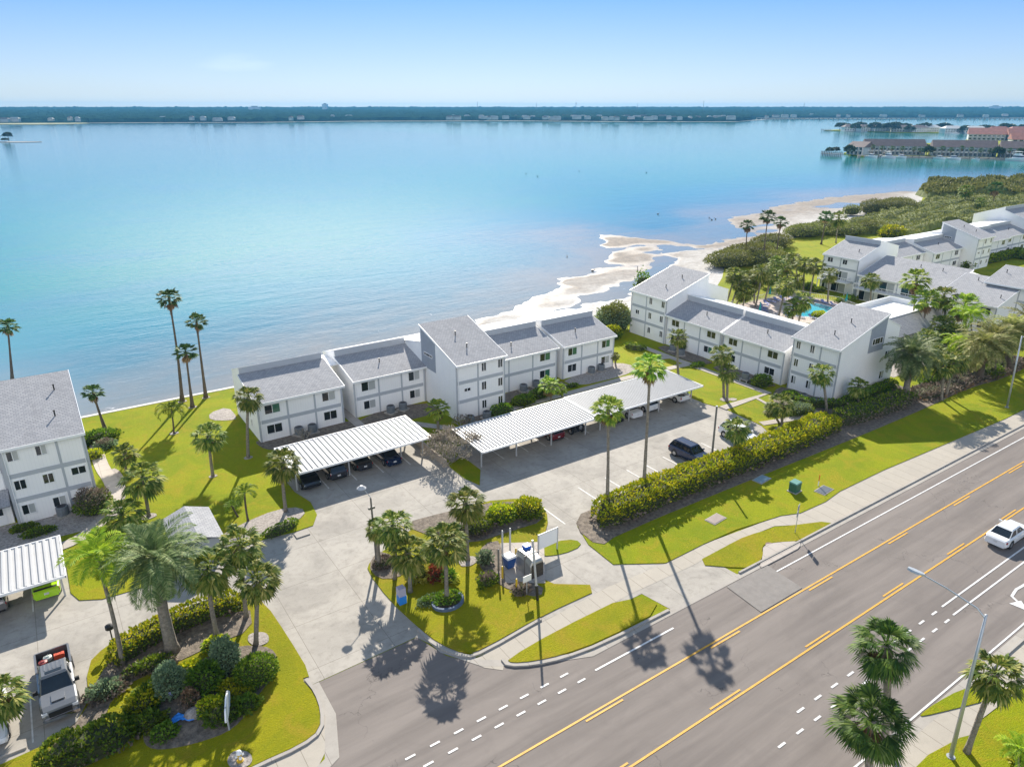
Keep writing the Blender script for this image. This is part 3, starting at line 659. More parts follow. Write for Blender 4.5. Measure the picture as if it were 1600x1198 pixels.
C5=unit('condo_building','two storey white condo block at the right end of the central row beside the lawn',(62.0,77.9),A,10.1,D=11.8,d1=5.4,zb=6.6,bays=(.36,.67),wins=((.18,1,1.7,1.2,'green'),(.83,1,1.7,1.2,'green'),(.18,0,1.7,1.2),(.83,0,1.7,1.2,'mixed')),vents=((.42,.45),))
B3=unit('condo_building','tall three storey white condo block cut by the left edge with a large shingle roof',(-6.3,76.2),A,7.0,st=3,he=8.25,zr=11.3,D=17.5,d1=10.4,zp=0,rear=(8.6,6.6),bays=(.66,),wins=((.14,2,1.0,1.05,'mixed',.55),(.47,2,.95,1.05,'mixed',.55),(.14,1,1.0,1.05,'dark',.1),(.47,1,.95,1.05,'dark',.1),(.84,1,1.3,.85,'dark',.2),(.16,0,1.15,1.1,'mixed'),(.53,0,1.15,1.1,'mixed')),vents=((.78,.72),(.72,.3)))
B4=unit('condo_building','white condo wing with an entrance door at the left edge beside the tall block',(-20,78.2),A,13.6,st=3,he=8.25,zr=11.0,D=13,d1=8.4,zp=0,rear=(8.4,6.6),bays=(.5,),wins=((.2,2,1,1),(.8,1,1,1),),vents=())
# small entry porch on that wing
b=MB(); b.prism_y([(-2.6,2.5),(-2.6,2.62),(-.06,3.3),(-.06,3.18)],8.6,13.5); b.build('porch_roof',M['shingle'],B4)
b=MB(); b.box(8.8,13.4,-1.2,-.05,0,2.7); b.build('porch_wall',M['siding'],B4)
b=MB(); b.box(11.9,12.9,-1.26,-1.203,.1,2.2); d_=b.build('door',M['frame'],B4); b=MB(); b.box(12.1,12.7,-1.29,-1.262,1.2,1.9); b.build('pane',M['glass'],d_)
# second group, fronts face the parking lot across the green
R1=unit('condo_building','three storey white condo block nearest the beach, beside the big grey green bush',(87.2,90.3),Bq,8.6,st=3,D=15.5,d1=9.6,zr=10.85,zp=0,rear=(9.3,7.4),bays=(.44,),wins=((.56,2,.75,1.15),(.9,2,.75,1.15),(.56,1,.75,1.15),(.88,1,.75,1.15),(.2,1,.9,.8),(.56,0,.7,1.1),(.9,0,.7,1.1)),vents=((.62,.7),(.62,.3)))
R2=unit('condo_building','two storey white condo block with L shaped roof shadow beside the beach end block',(87.4,81.6),Bq,11.7,D=10.4,d1=4.7,zb=6.6,zr=6.9,zp=8.0,bays=(.34,.63),wins=((.17,1,1.7,1.1),(.83,1,1.8,1.1),(.17,0,1.6,1.1,'green'),(.8,0,1.8,1.1,'green')),vents=((.55,.5),))
R3=unit('condo_building','two storey white condo block with a bright cream side wall beside the tall roadside block',(87.2,69.3),Bq,11.2,D=10.4,d1=4.7,zb=6.6,zr=6.9,zp=8.0,bays=(.33,.63),wins=((.17,1,1.7,1.1),(.82,1,1.8,1.1),(.17,0,1.6,1.1),(.8,0,1.8,1.1)),vents=((.55,.5),),sidewins=((1,3,1.8,.25,.25,'dark'),))
R4=unit('condo_building','three storey condo block closest to the road with grey panel on its end wall',(87.1,57.0),Bq,7.3,st=3,D=14.2,d1=10.4,zr=11.0,zp=0,rear=(10.2,8.7),bays=(.6,),wins=((.12,2,.7,1.15),(.42,2,.7,1.15),(.12,1,.7,1.15),(.45,1,.7,1.15),(.12,0,.8,1.2,'mixed'),(.45,0,.8,1.2,'mixed')),vents=((.6,.6),(.6,.25)),panel=(1,6.6,10.35,6.0),sidewins=((1,8.6,7.5,2.6,.95,'slit'),(1,11.9,4.9,1.2,1.2,'mixed'),(1,11.4,1.9,1.2,1.2,'mixed')))
# walkway bridging the gap between the first two blocks
b=MB(); b.box(29.25,30.88,86.6,91.2,2.5,2.7); b.box(29.25,30.88,86.6,91.2,6.1,6.25); b.box(29.25,30.88,86.5,86.6,2.5,3.7); b.box(29.25,29.4,86.6,86.8,2.6,6.15); tag(b.build('covered_walkway',M['fascia']),'white covered walkway bridging the narrow gap between two condo blocks','walkway')
# third group, beyond the pool
D1=unit('condo_building','three storey white condo block with corner balcony on the lawn beyond the pool',(145.6,91.0),Bq,8.3,st=3,D=15,d1=7.2,zr=10.0,zp=11.1,zb=9.2,bays=(.5,),wins=((.2,2,1.3,1.05),(.62,2,1.1,1.05)),doors=((.58,1,2.9,2.0,'mixed'),(.55,0,3.6,2.1,'mixed'),(.15,0,1.5,1.9,'mixed')),balcony=((.02,.86,1,1.6),),vents=((.75,.4),))
D2=unit('condo_building','long two storey white condo block with balconies and glass doors behind the clubhouse',(143.4,81.0),Bq,17.5,D=14,d1=9.5,zr=8.0,zp=0,rear=(7.6,6.4),bays=(.22,.48,.75),doors=((.11,1,2.6,2.0,'dark'),(.36,1,3.2,2.0,'mixed'),(.62,1,3.2,2.0,'dark'),(.87,1,2.6,2.0,'mixed'),(.11,0,2.6,2.1,'mixed'),(.36,0,3.2,2.1,'green'),(.62,0,3.2,2.1,'mixed'),(.87,0,2.6,2.1,'dark')),balcony=((.0,.99,1,1.6),),vents=((.5,.75),(.75,.75)))
D3=unit('condo_building','two storey white condo block with a wide plain pale roof behind the palm thicket',(139.0,62.8),Bq,10.5,D=13,d1=10,zr=8.0,zp=0,rear=(7.6,6.4),bays=(.33,.63),wins=two(),vents=((.3,.8),(.65,.8),(.9,.3)))
D4=unit('condo_building','three storey white condo block with balcony rising behind the date palms on the right edge',(146.2,58.0),Bq,14.5,st=3,D=13,d1=7.0,zr=9.9,zp=0,rear=(9.2,7.4),bays=(.4,.7),wins=((.25,2,1.7,1.05),(.55,2,1.6,1.05),(.85,2,1.6,1.05),(.85,1,1.6,1.05)),doors=((.22,1,3.2,2.0,'mixed'),(.55,1,1.4,1.6,'dark'),(.22,0,3.0,2.1,'dark')),balcony=((.03,.38,1,1.6),),vents=((.1,.6),))
# clubhouse, flat white roof with shingle skirt
t=thing('clubhouse','low clubhouse with flat white roof, parapet and grey shingle skirt beside the pool','building',(113.5,56.6,0))
b=MB(); b.box(1,20,3.55,11.99,0,3.595); b.box(1,20,1.2,3.54,0,2.9); b.build('wall',M['siding'],t)
b=MB(); b.box(1,20,3.6,12,3.6,3.75); b.build('flat_roof',simple('white roof membrane',(.85,.85,.86),.6,var=.05),t)
b=MB()
for a in ((1,20,11.75,12),(19.75,20,3.6,11.75),(1,1.25,3.6,11.75),(1.25,19.75,3.6,3.85)): b.box(*a,3.75,4.6)
b.build('parapet',M['fascia'],t)
b=MB(); b.loft([[(0,0,2.6),(0,3.6,4.55),(0,3.6,4.4),(0,0.05,2.5)],[(21,0,2.6),(21,3.6,4.55),(21,3.6,4.4),(21,.05,2.5)]]); b.build('shingle_skirt',M['shingle'],t)
# fourth group far right, fronts face the road
def far_row():
    g='far row'
    us=[('two storey white condo block at the left end of the far row before the mangroves',164.6,86.3,15.5,2,5.2),
        ('two storey white condo block left of the tall block in the far row',180.2,84.2,13.8,2,5.2),
        ('tall three storey white condo block with grey wall panel in the far row',194.2,80.9,8.0,3,9.0),
        ('two storey white condo block right of the tall block in the far row',202.4,84.2,17.5,2,5.2),
        ('two storey condo block with a shadowed roof near the right edge of the far row',220.2,85.0,13.5,2,5.2)]
    for (lab,x,y,wd,st,d1) in us:
        if st==2: unit('condo_building',lab,(x,y),A,wd,D=12,d1=d1,zb=6.8,wins=two(),vents=((.5,.5),))
        else: unit('condo_building',lab,(x,y),A,wd,st=3,D=16,d1=9,zr=10.6,zp=0,rear=(8.3,6.5),bays=(.4,),wins=((.5,2,.8,1.15),(.86,2,.8,1.15),(.5,1,.8,1.15),(.86,1,.8,1.15),(.2,1,1,.5),(.5,0,.8,1.1),(.86,0,.8,1.1)),vents=((.4,.6),(.5,.3)),panel=(-1,5.5,8.9,5.6),sidewins=((-1,7.2,7.2,1.8,.45,'slit'),))
    unit('condo_building','tall white condo block cut by the right edge at the end of the far row',(234.2,84.5),A,12,st=3,D=16,d1=8,zr=10.4,zp=11.4,zb=8.5,wins=two())
    unit('condo_building','white condo block cut by the right edge in front of the far row',(160.5,58.5),Bq,12,D=12,d1=5.5,wins=two())
far_row()
# ---- carports
def carport(label,x0,x1,y0,y1,z0,z1,posts,rib=.46):
    t=thing('carport',label,'carport',((x0+x1)/2,(y0+y1)/2,0)); ox,oy=(x0+x1)/2,(y0+y1)/2
    b=MB(); n=int((x1-x0)/rib)
    top=[];bot=[]
    xs=[]
    for k in range(n):
        x=x0-ox+k*(x1-x0)/n; s=(x1-x0)/n
        xs+=[(x,0),(x+s*.42,0),(x+s*.55,.13),(x+s*.85,.13)]
    xs.append((x1-ox,0))
    vs=[];fs=[]
    for (x,dz) in xs: vs+= [(x,y0-oy,z0+dz),(x,y1-oy,z1+dz)]
    for i in range(len(xs)-1): a=i*2; fs.append((a,a+2,a+3,a+1))
    b.add(vs,fs); vs2=[(x,y,z-.05 if 1 else z) for x,y,z in [(v[0],v[1],(z0 if i%2==0 else z1)) for i,v in enumerate(vs)]]
    b.add([vs2[0],vs2[-2],vs2[-1],vs2[1]],[(0,3,2,1)])
    b.build('roof_sheet',M['whitesteel'],t)
    b=MB(); b.box(x0-ox-.05,x1-ox+.05,y0-oy-.1,y0-oy-.003,z0-.12,z0+.1); b.box(x0-ox-.05,x1-ox+.05,y1-oy+.003,y1-oy+.1,z1-.12,z1+.1)
    for xx in (x0-ox-.1,x1-ox+.003): b.loft([[(xx,y0-oy-.1,z0-.12),(xx,y1-oy+.1,z1-.12),(xx,y1-oy+.1,z1+.1),(xx,y0-oy-.1,z0+.1)],[(xx+.097,y0-oy-.1,z0-.12),(xx+.097,y1-oy+.1,z1-.12),(xx+.097,y1-oy+.1,z1+.1),(xx+.097,y0-oy-.1,z0+.1)]])
    b.build('roof_fascia',M['fascia'],t)
    for px in posts:
        for yy,zz in ((y0+1.3,z0),(y1-1.0,z1)):
            b=MB(); b.box(px-ox-.07,px-ox+.07,yy-oy-.07,yy-oy+.07,0,zz-.2); b.build('post',M['whitesteel'],t)
        b=MB(); b.loft([[(px-ox-.06,y0-oy,z0-.2),(px-ox+.06,y0-oy,z0-.2),(px-ox+.06,y0-oy,z0-.055),(px-ox-.06,y0-oy,z0-.055)],[(px-ox-.06,y1-oy,z1-.2),(px-ox+.06,y1-oy,z1-.2),(px-ox+.06,y1-oy,z1-.055),(px-ox-.06,y1-oy,z1-.055)]]); b.build('beam',M['whitesteel'],t)
    return t
carport('ribbed white metal carport sheltering four dark cars before the two storey blocks',18.0,33.9,66.5,73.2,2.55,2.75,(18.4,24.3,30.6,33.4),.55)
carport('long ribbed white metal carport, left half of the long run, beside the bare tree',36.8,53.4,59.9,66.6,2.55,2.75,(37.4,42.2,47.3,52.6),.46)
carport('smooth white metal carport, right half of the long run, sheltering white cars',53.6,72.1,59.9,66.7,2.62,2.8,(55.0,59.9,65.3,71.5),.30)
carport('white metal carport at the left edge sheltering a lime green car',-26,-3.0,60.1,66.7,2.6,2.75,(-24,-19,-14,-8.6,-3.4),.5)
# wheel stop wall at the back right of the small carport
b=MB(); b.box(33.95,34.2,63.4,72.6,0,.9); tag(b.build('low_wall',simple('tan rendered wall',(.5,.42,.33),.9,var=.2)),'low tan wall at the right end of the small carport','wall')
# small hut with grey gable roof on the left
t=thing('mail_hut','small hut with pale grey shingle gable roof behind the date palm','hut',(7.1,62.2,0))
b=MB(); b.box(-1.7,1.7,-2.6,2.6,0,2.3); b.build('wall',M['trim'],t)
b=MB(); b.loft([[(-2.1,-3.1,2.2),(0,-3.1,3.0),(0,-3.1,3.1),(-2.1,-3.1,2.32)],[(-2.1,3.1,2.2),(0,3.1,3.0),(0,3.1,3.1),(-2.1,3.1,2.32)]])
b.loft([[(2.1,-3.1,2.2),(0.003,-3.1,3.0),(0.003,-3.1,3.1),(2.1,-3.1,2.32)],[(2.1,3.1,2.2),(0.003,3.1,3.0),(0.003,3.1,3.1),(2.1,3.1,2.32)]]); b.build('roof',M['shingle'],t)
# ---- air conditioning units
b=MB(); b.tube([(0,0,.12),(0,0,.16),(0,0,.82),(0,0,.88)],[.42,.46,.46,.40],14); ACB=b.mesh('casing',M['ac'])
b=MB(); b.tube([(0,0,.881),(0,0,.90)],[.33,.33],14); ACF=b.mesh('fan_grille',M['acfan'])
b=MB(); b.box(-.55,.55,-.55,.55,0,.125); ACP=b.mesh('base_pad',M['kerb'])
def acu(x,y,lab,s=1.15,lift=0):
    t=thing('air_conditioner',lab,'air conditioner',(x,y,lift+.1),random.random(),'air conditioners beside the condo walls'); t.scale=(s,s,s)
    link('casing',ACB,t); link('fan_grille',ACF,t); link('base_pad',ACP,t)
    if lift:
        b=MB()
        for i in (-1,1):
            for j in (-1,1): b.box(i*.45-.04,i*.45+.04,j*.45-.04,j*.45+.04,-lift/s,-.001)
        b.build('stand',M['fascia'],t)
acl=[('left',468,681),]
for (px,py,lab,l) in [(100,806,'dark air conditioner between the window and the round tree at the left edge block',0),(124,797,'dark air conditioner on a white stand behind the round tree at the left edge block',.35),
 (468,680,'air conditioner left of its pair below the small bare shrub',0),(489,676,'air conditioner right of its pair below the small bare shrub',0),
 (630,641,'air conditioner against the wall left of the bare tree, by the tall block corner',0),(611,646,'low air conditioner left of the one by the tall block corner',0),
 (761,655,'squat air conditioner beside the clipped hedge under the tall central block',0),(735,662,'air conditioner in shade behind the long carport under the tall central block',0),
 (818,612,'air conditioner behind the dark shrub right of the tall central block',0),(838,606,'air conditioner right of the dark shrub behind the small palm',0),
 (924,584,'air conditioner on the gravel bed, left of its pair at the right end block',0),(939,580,'air conditioner on the gravel bed, right of its pair at the right end block',0),
 (1051,549,'air conditioner behind the palm trunk by the L shaped roof block',0),(1064,556,'air conditioner right of the palm trunk by the L shaped roof block',0),
 (1164,596,'air conditioner on a raised pad left of the round green bush',.25),
 (1254,627,'air conditioner left of its pair behind the leaning palm',0),(1275,634,'air conditioner right of its pair behind the leaning palm',0)]:
    g=G(px,py); acu(g[0],g[1],lab,1.2,l)
# ---- swimming pool
t=thing('swimming_pool','bright turquoise swimming pool on a pale paved deck among palms','pool',(126,82,0))
b=MB(); b.poly([(-11,9.5),(-11.5,-3),(-4,-9.5),(9,-7),(11.5,-1),(9,9.5)][::-1],.13,-.02); b.build('deck',simple('pink pavers',(.50,.42,.38),.85,var=.3,vs=2),t)
b=MB(); pp=smooth_poly([(-6,-1),(-3.5,-5.2),(3,-5.6),(7,-3),(7,2),(2,3.4),(-1,1.2)],2); b.poly(pp,.145); b.build('pool_water',simple('pool water',(.04,.42,.50),.06,spec=.8,var=.15,vs=.6,bump=.3,bs=3),t)
b=MB(); b.poly(ribbon_pts(smooth_poly([(-6,-1),(-3.5,-5.2),(3,-5.6),(7,-3),(7,2),(2,3.4),(-1,1.2),(-6,-1)],2,False),.35),.20,.1); b.build('pool_coping',M['fascia'],t)
# pool fence
b=MB(); fp=[(115,91.3),(114.6,79.5),(121,72.8),(134.8,74.6),(137.3,81),(135,91.6),(115,91.3)]
for p,q in zip(fp,fp[1:]):
    l=math.hypot(q[0]-p[0],q[1]-p[1]); n=int(l/.35); an=math.atan2(q[1]-p[1],q[0]-p[0])
    for k in range(n): b.obox((p[0]+(q[0]-p[0])*k/n,p[1]+(q[1]-p[1])*k/n),an,.03,.03,.1,1.25)
    for z in (.25,1.2): b.obox(((p[0]+q[0])/2,(p[1]+q[1])/2),an,l,.035,z,z+.05)
tag(b.build('pool_fence',M['fascia']),'white picket fence round the swimming pool deck','fence')
LF=MB(); LF.box(-.33,.33,-.95,.4,.28,.34); LF.loft([[(-.33,.4,.28),(.33,.4,.28),(.33,.4,.34),(-.33,.4,.34)],[(-.33,.95,.65),(.33,.95,.65),(.33,.93,.71),(-.33,.93,.71)]])
for i in (-1,1):
    for y in (-.85,.3): LF.box(i*.3-.03,i*.3+.03,y-.03,y+.03,0,.28)
LFM=LF.mesh('lounger',simple('blue lounger sling',(.18,.22,.45),.7))
for k,(x,y) in enumerate([(117,84),(118.6,85.3),(120.2,86.6),(121.8,87.6),(123.6,88.4),(125.6,88.6),(127.6,88.8),(129.6,88.8),(131.6,88.4),(133.2,86.6),(134,84.4),(134,82),(119,80),(120.5,78.4),(122,76.6),(134,79.8)]):
    o=link('pool_lounger',LFM,None,(x,y,.14),(0,0,random.uniform(-.4,.4))); tag(o,'small blue lounger set out on the pool deck','lounger','loungers round the pool')
for k,(x,y,lab) in enumerate([(115.9,84.2,'closed turquoise parasol left of the pool by the palm trunks'),(128.5,91.4,'closed turquoise parasol at the far side of the pool'),(136.6,78.9,'closed turquoise parasol right of the pool near the corner balcony block')]):
    t=thing('parasol',lab,'parasol',(x,y,.1),0,'closed parasols at the pool'); b=MB(); b.tube([(0,0,0),(0,0,2.7)],.035,6); b.build('pole',M['steel'],t)
    b=MB(); b.tube([(0,0,.9),(0,0,1.4),(0,0,2.6)],[.26,.2,.04],8); b.build('folded_canopy',simple('turquoise canvas',(.02,.30,.32),.8),t)
# ================================================================ vegetation
def rnd(a,b): return random.uniform(a,b)
def fan_crown(name,nleaf,Rr,seg,mat,droop=.5,spread=1.15,dense=1.,up=1.35,low=-1.0,wob=.25,ball=False,seed=1,mats=None,deadn=0):
    """crown of palmate leaves around the origin; Rr = crown radius"""
    rs=random.Random(seed); b=MB()
    for i in range(nleaf+deadn):
        dead=i>=nleaf
        f=(i+.5)/nleaf if not dead else 1
        az=i*2.39996+rs.uniform(-.25,.25); e=up+(low-up)*(f**.85) if not dead else rs.uniform(-1.4,-1.05)
        e+=rs.uniform(-wob,wob)*.6
        b.mi=1 if dead else (0)
        pl=Rr*(.50 if f>.12 else .38)*rs.uniform(.85,1.12)*(.75 if dead else 1); bl=Rr*.55*rs.uniform(.85,1.15)
        d=Vector((math.cos(az)*math.cos(e),math.sin(az)*math.cos(e),math.sin(e)))
        side=Vector((-math.sin(az),math.cos(az),0)); nrm=d.cross(side).normalized()
        if nrm.z<0: nrm=-nrm
        # petiole
        p1=d*pl+Vector((0,0,-.06*pl)); w=.025*Rr
        b.add([side*w,-side*w,p1-side*w*.5,p1+side*w*.5],[(0,1,2,3)])
        nrm2=(nrm+side*rs.uniform(-.4,.4)).normalized(); tilt=rs.uniform(-.2,.35)
        for k in range(seg):
            a=spread*(2*(k+.5)/seg-1); l=bl*(1-.28*abs(a)/spread)*rs.uniform(.9,1.08)
            dd=(d*math.cos(a)+side*math.sin(a)).normalized(); sd=(side*math.cos(a)-d*math.sin(a))
            fold=nrm2*(.10*l if k%2 else 0)
            ww=l*spread/seg*1.05*dense
            m=p1+dd*l*.55+fold*.5-Vector((0,0,droop*l*.10)); t=p1+dd*l*(1-.12*droop)-Vector((0,0,droop*l*rs.uniform(.30,.6)))+fold*.3
            b.add([p1,m-sd*ww,t,m+sd*ww],[(0,1,2,3)])
    return b.mesh(name,mats or [mat,M['dead']])
def pinnate_crown(name,n,Rr,mat,up=1.3,low=-.7,leaf=.32,droop=.55,seed=1,pairs=24,w=.02,deadn=0,curl=.15):
    rs=random.Random(seed); b=MB()
    for i in range(n+deadn):
        dead=i>=n; b.mi=1 if dead else 0
        f=(i+.5)/n if not dead else 1
        az=i*2.39996+rs.uniform(-.2,.2); e=up+(low-up)*(f**.9)+rs.uniform(-.15,.15)
        if dead: e=-1.1
        Lf=Rr*rs.uniform(.92,1.1)*(.75 if f<.1 else 1)
        pts=[];p=Vector((0,0,0)); ee=e; st=10
        for k in range(st+1):
            pts.append(p.copy()); d=Vector((math.cos(az)*math.cos(ee),math.sin(az)*math.cos(ee),math.sin(ee))); p+=d*Lf/st; ee-=droop*(1.5 if math.cos(e)>.3 else 1)*(.4+k/st)/st*1.9
        side=Vector((-math.sin(az),math.cos(az),0))
        for k in range(st):
            ww=.022*Rr*(1-k/st)*.6+.004
            b.add([pts[k]-side*ww,pts[k]+side*ww,pts[k+1]+side*ww*.8,pts[k+1]-side*ww*.8],[(0,1,2,3)])
        for k in range(pairs):
            u=.14+.86*(k+.5)/pairs; q=u*st; j=min(int(q),st-1); c=pts[j].lerp(pts[j+1],q-j); t=(pts[j+1]-pts[j]).normalized()
            nr=side.cross(t).normalized(); 
            if nr.z<0: nr=-nr
            l=Rr*leaf*math.sin(math.pi*min(1,u*.86+.12))**.6*rs.uniform(.85,1.1)
            for s in (-1,1):
                dd=(side*s*.78+t*.55+nr*.32*rs.uniform(.5,1.2)).normalized(); tip=c+dd*l+Vector((0,0,-curl*l)); ws=t*(w*Rr)
                m=c+dd*l*.5
                b.add([c,m-ws,tip,m+ws],[(0,1,2,3)])
    return b.mesh(name,[mat,M['dead']])
SAB=[fan_crown('sabal_crown',40,1.0,12,M['sabal'],.8,1.35,.75,1.4,-1.15,seed=s,deadn=2) for s in (1,2,3)]
WAS=[fan_crown('fan_crown',32,1.0,12,M['wash'],.7,1.1,1.0,1.45,-.55,seed=s,deadn=7) for s in (4,5)]
DRK=[fan_crown('dark_crown',30,1.0,12,M['dark_fan'],.55,1.1,1.1,1.4,-.5,seed=s,deadn=5) for s in (6,7)]
BIGF=[fan_crown('big_crown',38,1.0,22,leaf_mat('glossy fan palm leaf',[(.03,.07,.015),(.05,.12,.02),(.09,.18,.02),(.18,.26,.06)],.22),.7,1.4,.7,1.45,-1.1,seed=s,deadn=6) for s in (8,9)]
DATE=[pinnate_crown('date_crown',62,1.0,M['date'],1.35,-.75,.22,.6,seed=s,deadn=6,pairs=34,w=.013) for s in (11,12)]
DATY=[pinnate_crown('golden_date_crown',56,1.0,M['datey'],1.35,-.7,.2,.65,seed=s,deadn=6,pairs=30,w=.014) for s in (13,14)]
BRF=[pinnate_crown('bright_crown',15,1.0,M['brightfrond'],1.3,-.1,.34,.75,seed=s,pairs=18,w=.03) for s in (15,16)]
QUE=[pinnate_crown('queen_crown',12,1.0,M['hedge'],1.2,-.1,.3,1.0,seed=s,pairs=20,w=.025) for s in (17,)]
KIND={'sabal':(SAB,'trunk',.16,.19,True),'wash':(WAS,'trunk',.13,.26,True),'dark':(DRK,'dtrunk',.12,.3,True),'big':(BIGF,'trunk',.22,.25,True),
      'date':(DATE,'trunk',.36,.5,False),'datey':(DATY,'dtrunk',.42,.5,False),'bright':(BRF,'trunk',.12,.2,False),'queen':(QUE,'dtrunk',.09,.12,False)}
def trunk_mesh(p0,p1,r1,r0,boot,bend=.0,seed=0):
    rs=random.Random(seed); b=MB(); n=12; pts=[];rad=[]
    a=rs.uniform(0,6.28); h=(p1-p0).length
    for k in range(n+1):
        f=k/n; q=p0.lerp(p1,f)+Vector((math.cos(a),math.sin(a),0))*math.sin(math.pi*f)*bend*h
        q+=Vector((0,0,0)); pts.append(q)
        r=r1+(r0-r1)*(1-f)**3; 
        if k==0: r*=1.25
        if boot and f>.86: r*=1.0+(.65 if k<n else .2)
        rad.append(r*(1+rs.uniform(-.06,.06)))
    b.tube(pts,rad,9); 
    if boot:   # old leaf bases below the crown
        for k in range(26):
            z=rs.uniform(.80,.98); c=p0.lerp(p1,z); aa=rs.uniform(0,6.28); d=Vector((math.cos(aa),math.sin(aa),.9)).normalized(); s=Vector((-math.sin(aa),math.cos(aa),0))*.05
            b.add([c+d*r1*.8-s,c+d*r1*.8+s,c+d*(r1*1.2+.28)+s*.4,c+d*(r1*1.2+.28)-s*.4],[(0,1,2,3)])
    return b
pn=0
def palm(label,bx,by,tx,ty,kind,Rr,group='palms around the condos',world=None,cat='palm tree',squash=.92,tr=1.0):
    global pn; pn+=1
    crowns,tm,r1,r0,boot=KIND[kind]
    g=G(bx,by) if world is None else world
    top=above(g,tx,ty) if world is None else Vector((g[0],g[1],tx))
    base=Vector((g[0],g[1],0))
    t=thing({'sabal':'sabal_palm','wash':'fan_palm','dark':'fan_palm','big':'fan_palm','date':'date_palm','datey':'date_palm','bright':'feather_palm','queen':'feather_palm'}[kind],label,cat,(g[0],g[1],0.04),0,group)
    rel=top-base
    k=tr*(1 if rel.length>3 else .85)
    b=trunk_mesh(Vector((0,0,0)),rel,r1*k,r0*k,boot,random.uniform(0,.025),pn)
    b.build('trunk',M[tm],t,smooth=True)
    o=link('crown',crowns[pn%len(crowns)],t,rel,(random.uniform(-.12,.12),random.uniform(-.12,.12),random.uniform(0,6.28)),(Rr,Rr,Rr*squash))
    return t
